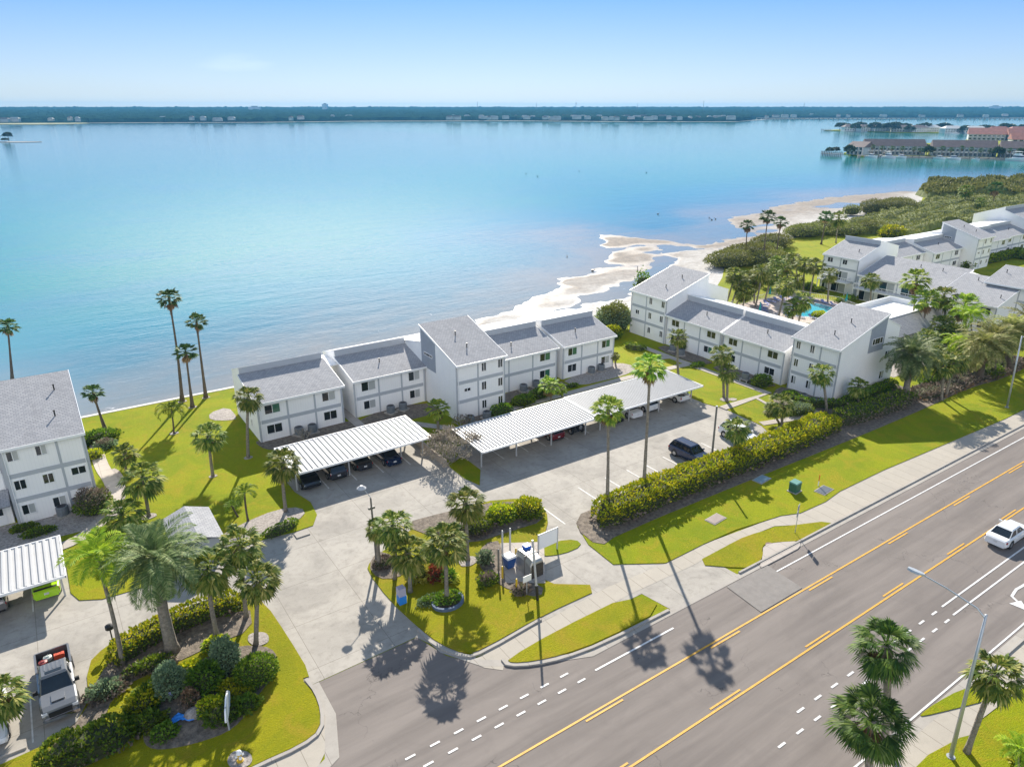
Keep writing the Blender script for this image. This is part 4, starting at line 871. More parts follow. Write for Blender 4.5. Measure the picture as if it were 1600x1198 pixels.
P=[ # left side
('tall slender palm standing alone at the far left edge of the water, dark crown',20,600,12,510,'dark',1.75),
('tallest slim palm on the seawall lawn, its crown high against the turquoise water',285,628,264,466,'dark',1.9),
('bushy shorter palm between the two tall seawall palms',301,637,290,550,'dark',1.75),
('slim palm with a brown skirt of dead leaves, right of the seawall trio',322,622,307,503,'dark',1.6),
('shorter palm leaning left at the head of the lawn, beside the shingle roof',167,678,145,613,'dark',1.5),
('small drooping feather palm alone in the middle of the seawall lawn',272,678,268,640,'queen',2.3),
('round headed sabal palm in the middle of the left lawn with its own long shadow',333,745,326,680,'sabal',2.1),
('sabal palm behind the crown of the silvery date palm, nearest of the lawn palms',233,808,223,745,'sabal',2.4),
('low sabal palm half hidden behind the lawn sabal, near the left block path',197,735,195,708,'sabal',1.7),
('tall sabal palm in front of the left end of the small central block',388,716,388,620,'sabal',1.9),
('sabal palm whose crown overlaps the left corner of the small carport',447,800,443,722,'sabal',2.2),
('small dark feather palm left of the carport corner palm on the gravel bed',388,815,382,770,'queen',1.7),
('thin second feather stem just left of the carport corner bed',372,808,362,790,'queen',1.1),
('sprawling low fan palm below the lawn, beside the white block path',190,830,190,803,'sabal',2.4),
('bright yellow green palm with curved trunk left of the silvery date palm',193,1040,150,868,'bright',2.5),
('massive silvery date palm with thick grey trunk in the left foreground',270,1018,243,872,'date',3.9),
('tall sabal palm just right of the massive date palm by the left hedge',341,1000,325,888,'sabal',2.2),
('sabal palm with a dark crown at the right end of the left hedge',385,965,374,850,'sabal',2.1),
('shorter sabal palm in the round pebble bed on the corner lawn',400,1008,403,905,'sabal',1.9),
('pale fronded palm cut by the left edge beside the parked pickup truck',-12,1140,0,1085,'sabal',1.9),
# island
('thin sabal palm next to the lamp post on the island',592,888,589,826,'sabal',1.3),
('sabal palm with wide crown right of the lamp post on the island',617,905,614,820,'sabal',2.0),
('sabal palm in front behind the blue box on the island',641,925,637,863,'sabal',2.1),
('sabal palm rising from the planter in the island centre',698,940,696,845,'sabal',2.2),
('tallest dark sabal palm on the island with a long straight trunk',731,876,727,785,'sabal',2.0),
# hedge
('tall fan palm at the left end of the yellow hedge with a brown skirt',948,805,950,640,'wash',1.9),
('tallest slender fan palm rising from the yellow hedge',1005,778,1016,572,'wash',2.0),
('sabal palm beside the white car at the yellow hedge',1145,722,1151,668,'sabal',1.9),
('round crowned sabal palm on the small lawn by the hedge, larger of the pair',1222,672,1222,630,'sabal',2.0),
('small low sabal palm just behind the larger one on the small lawn',1218,662,1205,640,'sabal',1.2),
('leaning pale trunked sabal palm in front of the three storey roadside block',1292,645,1284,582,'sabal',2.0),
('short sabal palm before the blank end wall of the roadside block',1341,635,1342,603,'sabal',1.8),
('small bright palm between the carport and the left wall of the tall central block',685,675,684,638,'wash',1.8),
('small golden palm behind the long carport in front of the central row',863,630,858,602,'wash',1.8),
('second small palm tucked right of the golden palm behind the long carport',880,625,876,608,'wash',1.1),
('slender sabal palm with pale trunk before the L shaped roof block',1060,590,1060,525,'sabal',1.8),
('upper of two sabal palms growing together on the green by the bright walled block',1131,622,1128,552,'sabal',1.9),
('lower of two sabal palms growing together on the green by the bright walled block',1136,628,1137,580,'sabal',1.8),
('tiny dark tree sized palm at the right end of the central row lawn',962,573,961,556,'sabal',.95),
# beach trio and beyond
('left and shortest of three tall beach palms by the mangrove bushes',1165,403,1168,352,'dark',2.3),
('middle and tallest of three tall beach palms by the mangrove bushes',1192,412,1200,338,'dark',2.5),
('right one of three tall beach palms by the mangrove bushes',1212,402,1220,347,'dark',2.4),
('left dark palm of the pair rising over the mangrove edge',1283,382,1291,338,'dark',2.5),
('right bushier palm of the pair rising over the mangrove edge',1306,380,1311,340,'sabal',3.2),
('distant palm standing left above the mangrove field',1507,320,1510,297,'sabal',3.8),
('distant palm standing right above the mangrove field',1550,322,1556,294,'dark',4.0),
('small distant palm between the two in the mangrove field',1530,332,1533,316,'sabal',3.0),
('dark round distant palm behind the far row roof at the right',1547,356,1547,345,'sabal',4.0),
# in front of far blocks
('sabal palm in front of the corner balcony of the lawn block beyond the pool',1293,474,1296,428,'sabal',2.3),
('sabal palm with thin trunk in front of the long balcony block',1360,480,1362,437,'sabal',2.3),
('sabal palm before the left end of the far row',1443,415,1446,398,'sabal',2.6),
('small palm between the lawn block and the far row roofs',1392,403,1394,395,'sabal',1.8),
('tall thin fan palm rising past the clubhouse roof, left of its pair',1424,520,1432,436,'wash',3.0),
('lower fan palm with brown skirt rising past the clubhouse roof, right of its pair',1440,528,1447,468,'wash',2.9),
('sabal palm crown behind the right fan palm of the clubhouse',1478,520,1475,462,'sabal',2.9),
('sabal palm with rounded crown in the thicket right of the clubhouse',1476,545,1474,508,'sabal',2.9),
('bright palm in the middle of the thicket under the plain roofed block',1510,530,1507,478,'wash',3.4),
('feathery palm at the right of the thicket under the plain roofed block',1520,545,1516,492,'bright',3.2),
# right date palms
('big silvery date palm at the corner of the roadside block, leftmost of the big ones',1414,624,1427,555,'date',4.3),
('thin trunked sabal palm, left of the pair leaning together on the slope',1471,626,1476,568,'sabal',2.2),
('thin trunked sabal palm, right of the pair leaning together on the slope',1478,620,1493,562,'sabal',2.2),
('large golden date palm with arching fronds in the middle of the right group',1530,598,1537,540,'datey',4.5),
('golden date palm partly behind the large arching one in the right group',1552,590,1552,528,'datey',4.2),
('golden date palm near the right edge behind the street light pole',1578,582,1580,515,'datey',4.6),
('golden date palm cut by the right edge of the frame',1612,575,1608,505,'datey',4.6),
('rounded sabal palm left of the bright palm in the thicket',1492,552,1490,520,'sabal',2.7),
('bright feathery palm in front of the thicket, just left of the golden palms',1500,575,1498,535,'bright',2.9),
('sabal palm behind the silvery date palm at the clubhouse corner',1448,560,1450,528,'sabal',2.4),
('low palm filling the gap below the thicket right of the clubhouse',1462,585,1462,552,'sabal',2.2),
# bottom right
('large glossy fan palm on the corner, upper crown of the pair above the street',1382,1160,1385,1008,'big',2.35),
('large glossy fan palm in the bottom right, lower crown of the pair, trunk in front',1358,1215,1362,1125,'big',2.55),
('slim sabal palm leaning right on the bottom right lawn beside the street light',1510,1176,1556,1052,'sabal',1.85),
('low bright feather palm at the bottom right corner of the lawn',1590,1200,1590,1170,'bright',1.3),
]
for (lab,bx,by,tx,ty,k,Rr) in P: palm(lab,bx,by,tx,ty,k,Rr)
# pool grove
GR=[(1135,475,1148,428,'at the left end beside the beach lawn'),(1142,479,1157,440,'second from the left, in front of the leftmost'),(1149,479,1163,455,'low one at the foot of the left cluster'),(1160,482,1165,452,'right of the left cluster near the pool fence'),
(1180,480,1190,424,'with a leaning trunk, tall, behind the left cluster'),(1178,474,1181,437,'behind the pool fence, short and full'),(1177,462,1200,432,'standing free in the gap of the grove'),(1195,470,1207,430,'with a straight trunk in the middle gap'),
(1188,446,1196,420,'shaded short one behind the middle gap'),(1214,462,1214,410,'in the middle row, tall'),(1217,450,1226,418,'in the middle row behind the tall one'),(1239,458,1243,437,'small one just above the pool'),
(1230,435,1233,408,'far one seen over the middle row'),(1255,458,1257,412,'left of the right hand pair'),(1265,464,1275,414,'right of the right hand pair, leaning right'),(1216,497,1228,446,'with a leaning trunk rising through the pool deck'),
(1238,505,1240,478,'left in the pool side pair'),(1247,507,1256,468,'right in the pool side pair'),(1155,470,1172,432,'thin one behind the left cluster'),(1247,440,1240,405,'far one at the back right')]
for (bx,by,tx,ty,w_) in GR: palm('sabal palm of the pool grove, '+w_,bx,by,tx,ty,'sabal',2.45,'sabal palms of the pool grove')
# ---------------------------------------------------------------- shrubs
def leaf_cluster(b,p,nrm,s,rs):
    """one small tuft: two crossed leaves"""
    d=(nrm+Vector((rs.uniform(-.9,.9),rs.uniform(-.9,.9),rs.uniform(-.4,.9)))).normalized()
    a=d.cross(Vector((rs.uniform(-1,1),rs.uniform(-1,1),rs.uniform(-1,1))));
    if a.length<.01: return
    a.normalize(); s*=rs.uniform(.6,1.35)
    b.add([p,p+d*s*.5+a*s*.32,p+d*s,p+d*s*.5-a*s*.32],[(0,1,2,3)])
def blob_shrub(name,label,cat,loc,sx,sy,sz,mats,n,leaf=.22,seed=0,group=None,topfrac=.0,lump=.22,flat=.0,parent=None,stem=True,rz=0,core='hedgecore',zoff=0):
    """foliage on and inside a lumpy ellipsoid sitting on the ground; mats[0]=body leaf mats[1]=top leaf"""
    rs=random.Random(seed); b=MB()
    t=parent if parent is not None else thing(name,label,cat,(loc[0],loc[1],.05+zoff),rz,group)
    off=Vector((rs.uniform(0,50),0,0))
    def rad(d): return 1+lump*noise.noise(d*1.7+off)+lump*.7*noise.noise(d*4.1+off)
    for i in range(n):
        z=rs.uniform(-.35,1); a=rs.uniform(0,6.283); q=math.sqrt(max(0,1-z*z)); d=Vector((q*math.cos(a),q*math.sin(a),z))
        r=rad(d)*(rs.uniform(.80,1.03) if rs.random()<.8 else rs.uniform(.5,.9))
        zz=d.z*r
        if flat and zz>1-flat: zz=1-flat+rs.uniform(-.04,.05)
        p=Vector((d.x*r*sx,d.y*r*sy,(zz*.62+.38)*sz))
        if p.z<.02: p.z=rs.uniform(.02,.2)
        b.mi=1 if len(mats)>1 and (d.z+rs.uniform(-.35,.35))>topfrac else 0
        leaf_cluster(b,p,d,leaf,rs)
    b.build('foliage',mats,t)
    # dense woody inside so that it is not hollow
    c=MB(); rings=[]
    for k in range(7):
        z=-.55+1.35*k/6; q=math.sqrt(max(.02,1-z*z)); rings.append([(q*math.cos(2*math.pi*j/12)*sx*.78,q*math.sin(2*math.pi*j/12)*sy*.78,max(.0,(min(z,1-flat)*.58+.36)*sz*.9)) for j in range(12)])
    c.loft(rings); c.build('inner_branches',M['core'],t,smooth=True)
    return t
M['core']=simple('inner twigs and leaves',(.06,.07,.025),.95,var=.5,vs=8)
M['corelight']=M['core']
# the long hedge: one hedge along the lot, made of a lumpy ridge
def hedge(name,label,pts,wd,ht,mats,dens,leaf=.24,seed=3,topz=.62,drybase=True,gap=0):
    rs=random.Random(seed); t=thing(name,label,'hedge',(pts[0][0],pts[0][1],.05)); o=Vector((pts[0][0],pts[0][1],0))
    L_=[0]
    for p,q in zip(pts,pts[1:]): L_.append(L_[-1]+math.hypot(q[0]-p[0],q[1]-p[1]))
    def at(s):
        for i in range(len(pts)-1):
            if s<=L_[i+1] or i==len(pts)-2:
                f=(s-L_[i])/(L_[i+1]-L_[i]); p,q=pts[i],pts[i+1]; dx,dy=(q[0]-p[0])/(L_[i+1]-L_[i]),(q[1]-p[1])/(L_[i+1]-L_[i])
                return Vector((p[0]+(q[0]-p[0])*f,p[1]+(q[1]-p[1])*f,0)),Vector((-dy,dx,0)),Vector((dx,dy,0))
    tot=L_[-1]; n=int(tot*(wd+2*ht)*dens); b=MB()
    for i in range(n):
        s=rs.uniform(0,tot); c,nr,tg=at(s); endf=min(1,(s+.15)/1.2,(tot-s+.15)/1.2); endf=math.sqrt(max(.05,endf))
        a=rs.uniform(-2.0,2.0); sup=Vector((math.sin(a),math.cos(a),0)); k=.38
        u=abs(sup.x)**.7*(1 if sup.x>0 else -1); v=max(-.95,sup.y); v=abs(v)**.6*(1 if v>0 else -1)
        h=ht*endf*(1+.16*noise.noise(Vector((c.x*.5,c.y*.5,seed)))+.12*noise.noise(Vector((c.x*1.9,c.y*1.9,seed+u*2)))); w_=wd/2*endf*(1+.18*noise.noise(Vector((c.x*.7,c.y*.7,seed+9+v))))
        r=rs.uniform(.82,1.04) if rs.random()<.8 else rs.uniform(.5,.9)
        p=c+nr*(u*w_*r)+Vector((0,0,h*(.5+.5*v*r)))+tg*rs.uniform(-.1,.1)
        d=(nr*u+Vector((0,0,v+.2))).normalized()
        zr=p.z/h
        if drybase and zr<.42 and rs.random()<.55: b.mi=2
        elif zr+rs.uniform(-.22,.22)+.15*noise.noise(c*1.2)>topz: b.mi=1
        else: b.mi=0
        if b.mi==2 and rs.random()<.3: continue
        p-=o; leaf_cluster(b,p,d,leaf*(1 if b.mi<2 else 1.2),rs)
    b.build('foliage',mats,t)
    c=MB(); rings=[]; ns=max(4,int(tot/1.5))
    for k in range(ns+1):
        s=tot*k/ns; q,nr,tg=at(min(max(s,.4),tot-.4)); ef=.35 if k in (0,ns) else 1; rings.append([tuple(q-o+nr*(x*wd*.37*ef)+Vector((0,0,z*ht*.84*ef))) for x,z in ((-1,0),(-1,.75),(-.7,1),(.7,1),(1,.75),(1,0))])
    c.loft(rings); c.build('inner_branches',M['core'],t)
    return t
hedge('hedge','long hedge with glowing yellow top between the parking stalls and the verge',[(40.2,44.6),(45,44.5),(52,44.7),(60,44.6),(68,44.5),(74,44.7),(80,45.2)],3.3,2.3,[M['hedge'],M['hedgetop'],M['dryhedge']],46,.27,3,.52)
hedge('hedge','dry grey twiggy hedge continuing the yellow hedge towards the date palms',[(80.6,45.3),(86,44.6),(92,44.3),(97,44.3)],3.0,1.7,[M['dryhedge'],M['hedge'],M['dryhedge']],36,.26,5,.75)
hedge('hedge','pale brown leafless brush strip under the date palms on the right',[(98,44.6),(104,43.6),(110,43.8),(118,42.8),(128,43.5)],3.6,.9,[M['dryhedge'],M['dryhedge'],M['dead']],30,.3,6,.8)
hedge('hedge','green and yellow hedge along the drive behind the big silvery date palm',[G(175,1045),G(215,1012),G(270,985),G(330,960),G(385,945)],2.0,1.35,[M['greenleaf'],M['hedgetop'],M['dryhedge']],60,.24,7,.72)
hedge('hedge','tall dark green and yellow hedge in the bottom left corner in front of the pickup',[G(55,1205),G(105,1190),G(155,1172),G(215,1140)],2.6,1.5,[M['greenleaf'],M['hedge'],M['dryhedge']],60,.26,8,.8)
hedge('hedge','low clipped hedge curving round the pebble bed by the small carport',[G(408,843),G(430,836),G(452,828),G(462,815)],1.1,.8,[M['hedge'],M['hedge']],60,.18,9,.9,False)
hedge('hedge','low clipped dark hedge below the three storey beach end block',[(80.5,84.4),(80.6,81.8),(82.3,80.9)],1.6,1.0,[M['hedge'],M['hedge']],50,.2,10,.9,False)
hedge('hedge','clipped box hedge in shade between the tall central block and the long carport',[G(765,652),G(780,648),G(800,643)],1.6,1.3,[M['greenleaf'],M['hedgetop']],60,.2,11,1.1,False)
hedge('hedge','dark low hedge along the foot of the roadside block',[(84.0,55.5),(83.0,51.5),(86.5,48.2),(94,48.4),(101,48.6)],1.6,1.1,[M['hedge'],M['greenleaf']],45,.22,12,.95,False)
hedge('hedge','dark hedge along the wall of the block near the right edge in the far row',[(203,83.0),(216,82.6),(228,83.2)],2.2,1.8,[M['hedge'],M['hedge']],10,.5,13,.95,False)
SH=[ # label, px,py, sx,sy,sz, mats, n, leaf
('round dark tree with pale twigs beside the left block air conditioners',150,800,1.7,1.5,2.6,('hedge','dryhedge'),1500,.24,.35),
('upright grey green clipped shrub, left of the two in the corner garden',270,1085,1.0,1.0,2.6,('greyleaf','greyleaf'),2600,.2,.9),
('upright grey green clipped shrub, right of the two in the corner garden',355,1048,.95,.95,2.8,('greyleaf','greyleaf'),2600,.2,.9),
('bright green bush between the two upright grey shrubs',322,1075,1.1,1.1,2.0,('greenleaf','greenleaf'),1600,.24,.9),
('smooth egg shaped clipped olive bush in the corner garden',402,1060,1.5,1.35,1.7,('hedge','hedge'),3600,.16,.9),
('small bright lime bush left of the sign in the corner garden',330,1110,.9,.7,.9,('greenleaf','hedgetop'),800,.2,.2),
('low lime bush above the sign in the corner garden',362,1080,.9,.7,.8,('greenleaf','hedgetop'),800,.2,.2),
('dark low shrub beneath the corner sign',350,1120,1.3,1.0,.9,('greenleaf','hedge'),900,.22,.6),
('small green bush at the bottom of the corner garden near the blue tarp',258,1150,.8,.7,.7,('greenleaf','greenleaf'),500,.2,.9),
('lime green bush between the left grey shrub and the tall hedge',225,1105,1.1,.9,1.1,('greenleaf','hedgetop'),1000,.24,.1),
('lime green bush behind the two upright grey shrubs',300,1058,1.2,.8,1.1,('greenleaf','hedgetop'),1000,.24,.1),
('yellow green ground shrub beside the slim sign post',375,1090,.9,.6,.6,('greenleaf','hedgetop'),700,.2,.1),
('green bushy undergrowth behind the brush strip, left part',1455,600,2.4,1.4,1.6,('greenleaf','hedge'),1000,.34,.5),
('green bushy undergrowth behind the brush strip, right part',1545,588,2.6,1.4,1.6,('hedge','greenleaf'),1000,.34,.5),
('leafy green shrub at the upper left of the corner garden',238,1092,1.0,.9,1.2,('greenleaf','hedge'),900,.24,.6),
('spreading dark shrub at the lower left of the corner garden',232,1135,1.1,.8,.9,('hedge','greenleaf'),800,.24,.6),
('brown twiggy ground shrub by the thick date palm trunk',235,1045,1.7,.7,.7,('dryhedge','hedge'),900,.24,.4),
('pale twiggy ground shrub left of the curved palm trunk',165,1085,1.3,.9,.8,('dryhedge','greyleaf'),900,.24,.4),
('small yellow green shrub at the top end of the corner garden',338,1012,1.0,.6,.8,('greenleaf','hedgetop'),600,.22,.2),
('green shrub filling the round planter at the foot of the centre palm',700,938,1.15,.9,.6,('greenleaf','hedge'),900,.2,.6),
('low dark shrub right beside the entrance sign',386,1108,.9,.7,.8,('hedge','greenleaf'),700,.22,.6),
('dry brown shrub bunch behind the planter palm on the island',676,885,1.2,.8,.8,('dryhedge','greenleaf'),600,.24,.3),
('orange brown upright shrub in the shade of the corner garden',300,1105,.5,.5,1.5,('dryhedge','dead'),600,.2,.2),
('rounded green bush against the two storey block on the green',1190,603,1.5,1.3,1.7,('hedge','greenleaf'),1500,.22,.5),
('big grey green tree like bush left of the beach end block',960,515,3.6,3.0,4.8,('greyleaf','mangleaf'),4600,.34,.5),
('bright green bush in front of the beach end block, below the big bush',958,530,1.6,1.4,2.4,('greenleaf','hedgetop'),1200,.3,.4),
('olive rounded bush by the path curve before the roadside block',1248,645,2.3,1.5,1.2,('hedge','greyleaf'),1800,.22,.6),
('dark spreading shrub by the golden palm in front of the central row',818,632,1.7,1.1,1.3,('hedge','greenleaf'),1300,.26,.7),
('dark shrub bunch next to the spreading shrub in front of the central row',842,622,1.3,1.0,1.3,('hedge','greenleaf'),900,.26,.7),
('dark green shrub row at the top of the left lawn near the seawall',155,690,2.4,1.3,1.3,('hedge','greenleaf'),1500,.26,.7),
('yellow green little shrub at the corner of the left block path',149,716,.9,.8,1.1,('hedgetop','hedgetop'),500,.22,.9),
('grey shrub beside the yellow one at the left block path',165,700,1.2,.9,1.0,('greyleaf','dryhedge'),700,.24,.6),
('dark low shrub in the pebble bed, left of two by the left block',38,828,1.1,.6,.55,('hedge','hedge'),500,.2,.9),
('dark low shrub in the pebble bed, right of two by the left block',62,835,1.4,.6,.6,('hedge','hedge'),600,.2,.9),
('dense green shrub under the lawn palms beside the mail hut',165,845,1.3,1.1,1.2,('greenleaf','hedge'),900,.26,.6),
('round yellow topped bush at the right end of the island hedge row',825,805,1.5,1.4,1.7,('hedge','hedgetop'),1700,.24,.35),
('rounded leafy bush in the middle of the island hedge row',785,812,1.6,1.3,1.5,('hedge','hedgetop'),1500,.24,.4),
('olive thin bush left in the island hedge row behind the tall palm',748,830,1.7,1.2,1.2,('dryhedge','hedge'),1100,.24,.2),
('sparse brown bush at the left end of the island hedge row',705,838,1.5,1.0,.9,('dryhedge','greyleaf'),700,.24,.6),
('yellow leaved shrub behind the front island palm',655,905,1.0,.9,1.3,('yellowleaf','yellowleaf'),800,.3,.9),
('red leaved shrub in the centre of the island planting',683,905,.8,.7,1.2,('redleaf','redleaf'),500,.32,.9),
('yellow and green shrub right of the red one on the island',700,908,.7,.7,1.0,('yellowleaf','greenleaf'),400,.3,.3),
('low pale green ground shrub at the front of the island planting',672,940,1.1,.6,.4,('greyleaf','greenleaf'),700,.18,.5),
('dark purple shrub at the foot of the lamp post on the island',598,885,.9,.7,.8,('dryhedge','dryhedge'),500,.22,.9),
('dark shrub beside the mulch left of the collection bins',762,912,.9,.7,.9,('hedge','dryhedge'),600,.24,.6),
('sparse grey plant left of the blue bin',758,880,.7,.6,1.2,('greyleaf','greyleaf'),350,.26,.9),
('dry thin ornamental grass under the white sign',815,925,.8,.5,.6,('dryhedge','dryhedge'),350,.3,.9),
('small dark bush on the green beside the path of the L roof block',1090,573,1.3,.7,.6,('hedge','greenleaf'),500,.22,.7),
('purple leaved little tree in front of the L roof block behind the palm',1066,547,.9,.9,2.3,('hedge','dryhedge'),600,.24,.5),
('small dark bush under the block on the central row gravel',895,605,1.0,.5,.5,('hedge','hedge'),300,.2,.7),
('green spiky plant in shade by the roadside block corner',1376,612,1.3,1.0,.9,('greenleaf','greenleaf'),600,.3,.9),
('dark undergrowth under the palms right of the clubhouse, left clump',1492,568,2.6,2.0,2.6,('hedge','hedge'),1300,.36,.9),
('dark undergrowth under the palms right of the clubhouse, right clump',1518,562,2.6,2.0,2.8,('hedge','greenleaf'),1300,.36,.6),
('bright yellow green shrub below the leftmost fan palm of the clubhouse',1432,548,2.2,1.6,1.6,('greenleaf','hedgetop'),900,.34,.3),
('dry olive shrub beside the clubhouse back wall',1388,512,1.4,1.2,2.6,('greyleaf','dryhedge'),600,.3,.5),
('yellow flowering shrub on the lawn behind the lawn block roof',1392,372,5.0,3.5,3.6,('hedge','hedgetop'),1500,.6,.1),
('dark round bush before the tall block of the far row',1512,420,1.8,1.5,2.2,('hedge','hedge'),600,.4,.9),
('dark round bush between windows in the far row at the right edge',1600,405,2.0,1.5,2.6,('hedge','hedge'),600,.4,.9),
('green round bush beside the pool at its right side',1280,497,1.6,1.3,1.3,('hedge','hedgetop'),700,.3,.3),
('dark box shaped bush on the lawn by the corner balcony',1264,452,1.5,1.2,1.4,('hedge','hedge'),600,.3,.9),
('low dark hedge bush on the lawn path by the corner balcony',1280,455,1.8,1.0,.8,('hedge','hedge'),500,.3,.9),
('dark shrubs at the foot of the corner balcony block',1322,472,3.2,1.2,1.2,('hedge','greenleaf'),800,.34,.8),
('little dark tree on the beach end roof line behind the beach end block',1002,466,1.8,1.6,6.0,('hedge','greenleaf'),700,.36,.6),
('small bright plant at the lower right corner of the lawn bed',1600,1190,.9,.8,.9,('yellowleaf','greenleaf'),500,.26,.3),
]
for i,(lab,px,py,sx,sy,sz,ms,n,lf,tf) in enumerate(SH):
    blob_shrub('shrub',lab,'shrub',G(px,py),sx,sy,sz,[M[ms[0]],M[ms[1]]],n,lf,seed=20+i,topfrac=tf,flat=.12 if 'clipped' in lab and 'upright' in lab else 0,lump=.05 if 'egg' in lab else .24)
# bare branching tree between the carports
def bare_tree(name,label,loc,h,spread,seed,leaves=0,n0=7,leafm='dryhedge',twig=.022):
    rs=random.Random(seed); t=thing(name,label,'tree',(loc[0],loc[1],.05)); b=MB(); tips=[]
    def grow(p,d,l,r,lev):
        q=p+d*l; m=p.lerp(q,.5)+Vector((rs.uniform(-1,1),rs.uniform(-1,1),0))*l*.08
        b.tube([p,m,q],[r,r*.85,r*.7],4 if lev>1 else 6,False)
        if lev>=5: tips.append(q); return
        for k in range(3 if lev<3 else 2 if rs.random()<.6 else 3):
            nd=(d+Vector((rs.uniform(-1,1),rs.uniform(-1,1),rs.uniform(-.45,.75)))*.75).normalized(); grow(q,nd,l*rs.uniform(.62,.85),max(twig*.55,r*.6),lev+1)
    for k in range(n0):
        a=2*math.pi*k/n0+rs.uniform(-.3,.3); grow(Vector((rs.uniform(-.15,.15),rs.uniform(-.15,.15),0)),Vector((math.cos(a)*spread,math.sin(a)*spread,1)).normalized(),h*.27,.09,1)
    b.build('branches',M['bark'],t)
    if leaves:
        lb=MB()
        for k in range(leaves):
            p=rs.choice(tips)+Vector((rs.uniform(-.3,.3),rs.uniform(-.3,.3),rs.uniform(-.3,.3))); leaf_cluster(lb,p,Vector((0,0,1)),.2,rs)
        lb.build('leaves',M[leafm],t)
    return t
bare_tree('bare_tree','wide grey leafless shrubby tree between the two carports',G(709,722),5.0,1.15,5,3800,10,'twig')
bare_tree('bare_tree','small leafless shrub between two air conditioners of the left pair block',G(477,690),2.2,.5,6,0,3)
bare_tree('bare_tree','pale leafless bush at the foot of the tall central block behind the carport',G(722,668),2.0,.9,8,200,4)
# ---------------------------------------------------------------- mangroves
# single rounded mangrove bushes along the beach
MG=[('large rounded mangrove bush nearest the beach end block',1142,414,8.5,5.2,3.6),('long mangrove bush right behind the nearest one on the beach edge',1170,402,9.0,5.5,3.6),
('rounded mangrove bush in front of the beach palms, lawn side',1200,413,7.0,4.0,3.4),('dome shaped mangrove bush behind the three beach palms',1204,387,8.0,4.5,3.8),
('mangrove bush touching the lawn right of the beach palm trio',1190,398,7,3.5,3.0),
('wide mangrove bush at the head of the beach lawn, left part',1258,368,9,5,3.6),('wide mangrove bush at the head of the beach lawn, right part',1290,362,9,5,3.4),
('round mangrove bush beside the palm pair',1322,366,8,5,3.2),('round dark mangrove bush on the red ground before the field',1356,362,7,4.5,3.6),
('small lone mangrove on the tidal flat, left islet',1366,333,8,5,5),('dark mangrove on the tidal flat, right islet',1396,330,13,6,5),('tiny mangrove shrub on the sand spit',1330,335,4,3,3.5)]
for i,(lab,px,py,sx,sy,sz) in enumerate(MG):
    blob_shrub('mangrove_bush',lab,'mangrove',G(px,py),sx,sy,sz,[M['mangleaf'],M['mangleaf']],int(sx*sy*95),.38,seed=80+i,lump=.12,group='mangrove bushes along the beach')
# the merged field of mangrove canopies: nobody could count these
def canopy(name,label,poly,h,step,cell,mat,seed,leafn,leaf,lm,z0=0,amp=1.0,cat='mangroves'):
    rs=random.Random(seed)
    xs=[p[0] for p in poly]; ys=[p[1] for p in poly]
    def inside(x,y):
        c=False; j=len(poly)-1
        for i in range(len(poly)):
            if (poly[i][1]>y)!=(poly[j][1]>y) and x<(poly[j][0]-poly[i][0])*(y-poly[i][1])/(poly[j][1]-poly[i][1])+poly[i][0]: c=not c
            j=i
        return c
    def hh(x,y):
        wx=x+cell*.6*noise.noise(Vector((x/cell*.5,y/cell*.5,seed))); wy=y+cell*.5*noise.noise(Vector((x/cell*.5,y/cell*.5,seed+5)))
        d,_=noise.voronoi(Vector((wx/cell*.62,wy/cell*1.15,seed*.7)))
        e=min(1,(d[1]-d[0])*1.9); return h*(.32+.68*math.sqrt(max(0,e)))*(1+.2*noise.noise(Vector((x*.05,y*.05,1))))
    x0,y0=min(xs),min(ys); nx=int((max(xs)-x0)/step)+2; ny=int((max(ys)-y0)/step)+2; idx={}; b=MB(); vs=[]
    ins=[[inside(x0+i*step,y0+j*step) for i in range(nx)] for j in range(ny)]
    for j in range(ny):
        for i in range(nx):
            x=x0+i*step;y=y0+j*step
            edge=0
            if ins[j][i]:
                z=hh(x,y)
            else: z=-.9
            idx[i,j]=len(vs); vs.append((x+rs.uniform(-.3,.3)*step*.5,y+rs.uniform(-.3,.3)*step*.5,z0+z))
    fs=[]
    for j in range(ny-1):
        for i in range(nx-1):
            if ins[j][i] or ins[j][i+1] or ins[j+1][i] or ins[j+1][i+1]: fs.append((idx[i,j],idx[i+1,j],idx[i+1,j+1],idx[i,j+1]))
    b.add(vs,fs); b.m=[0]*len(fs)
    b.mi=1
    k=0
    while k<leafn:
        x=rs.uniform(x0,max(xs)); y=rs.uniform(y0,max(ys))
        if not inside(x,y): k+=.3; continue
        k+=1; z=hh(x,y); leaf_cluster(b,Vector((x,y,z0+z-.1*leaf)),Vector((hh(x-.5,y)-hh(x+.5,y),hh(x,y-.5)-hh(x,y+.5),1)).normalized(),leaf,rs)
    o=b.build(name,[mat,lm]); tag(o,label,cat,kind='stuff'); return o
M['mangcore']=simple('mangrove foliage mass',(.15,.175,.045),.95,var=.45,vs=.35,bump=.6,bs=2.5)
mf=GP([(1180,372),(1235,352),(1290,348),(1330,343),(1372,338),(1425,325),(1440,318),(1452,308),(1500,300),(1600,290)])+[(540,165),(540,100)]+GP([(1600,345),(1545,352),(1480,352),(1440,366),(1405,372),(1345,370),(1330,358),(1280,362)])
mfield=GP([(1322,352),(1375,338),(1420,330),(1450,318),(1600,300),(1750,290),(1750,330),(1600,338),(1560,350),(1500,352),(1478,350),(1450,362),(1430,372),(1400,374),(1372,366),(1350,366),(1335,360)])
canopy('mangrove_field','broad field of low merged mangrove canopies behind the far buildings',mfield,2.8,.9,7.5,M['mangcore'],3,34000,.55,M['mangleaf'])
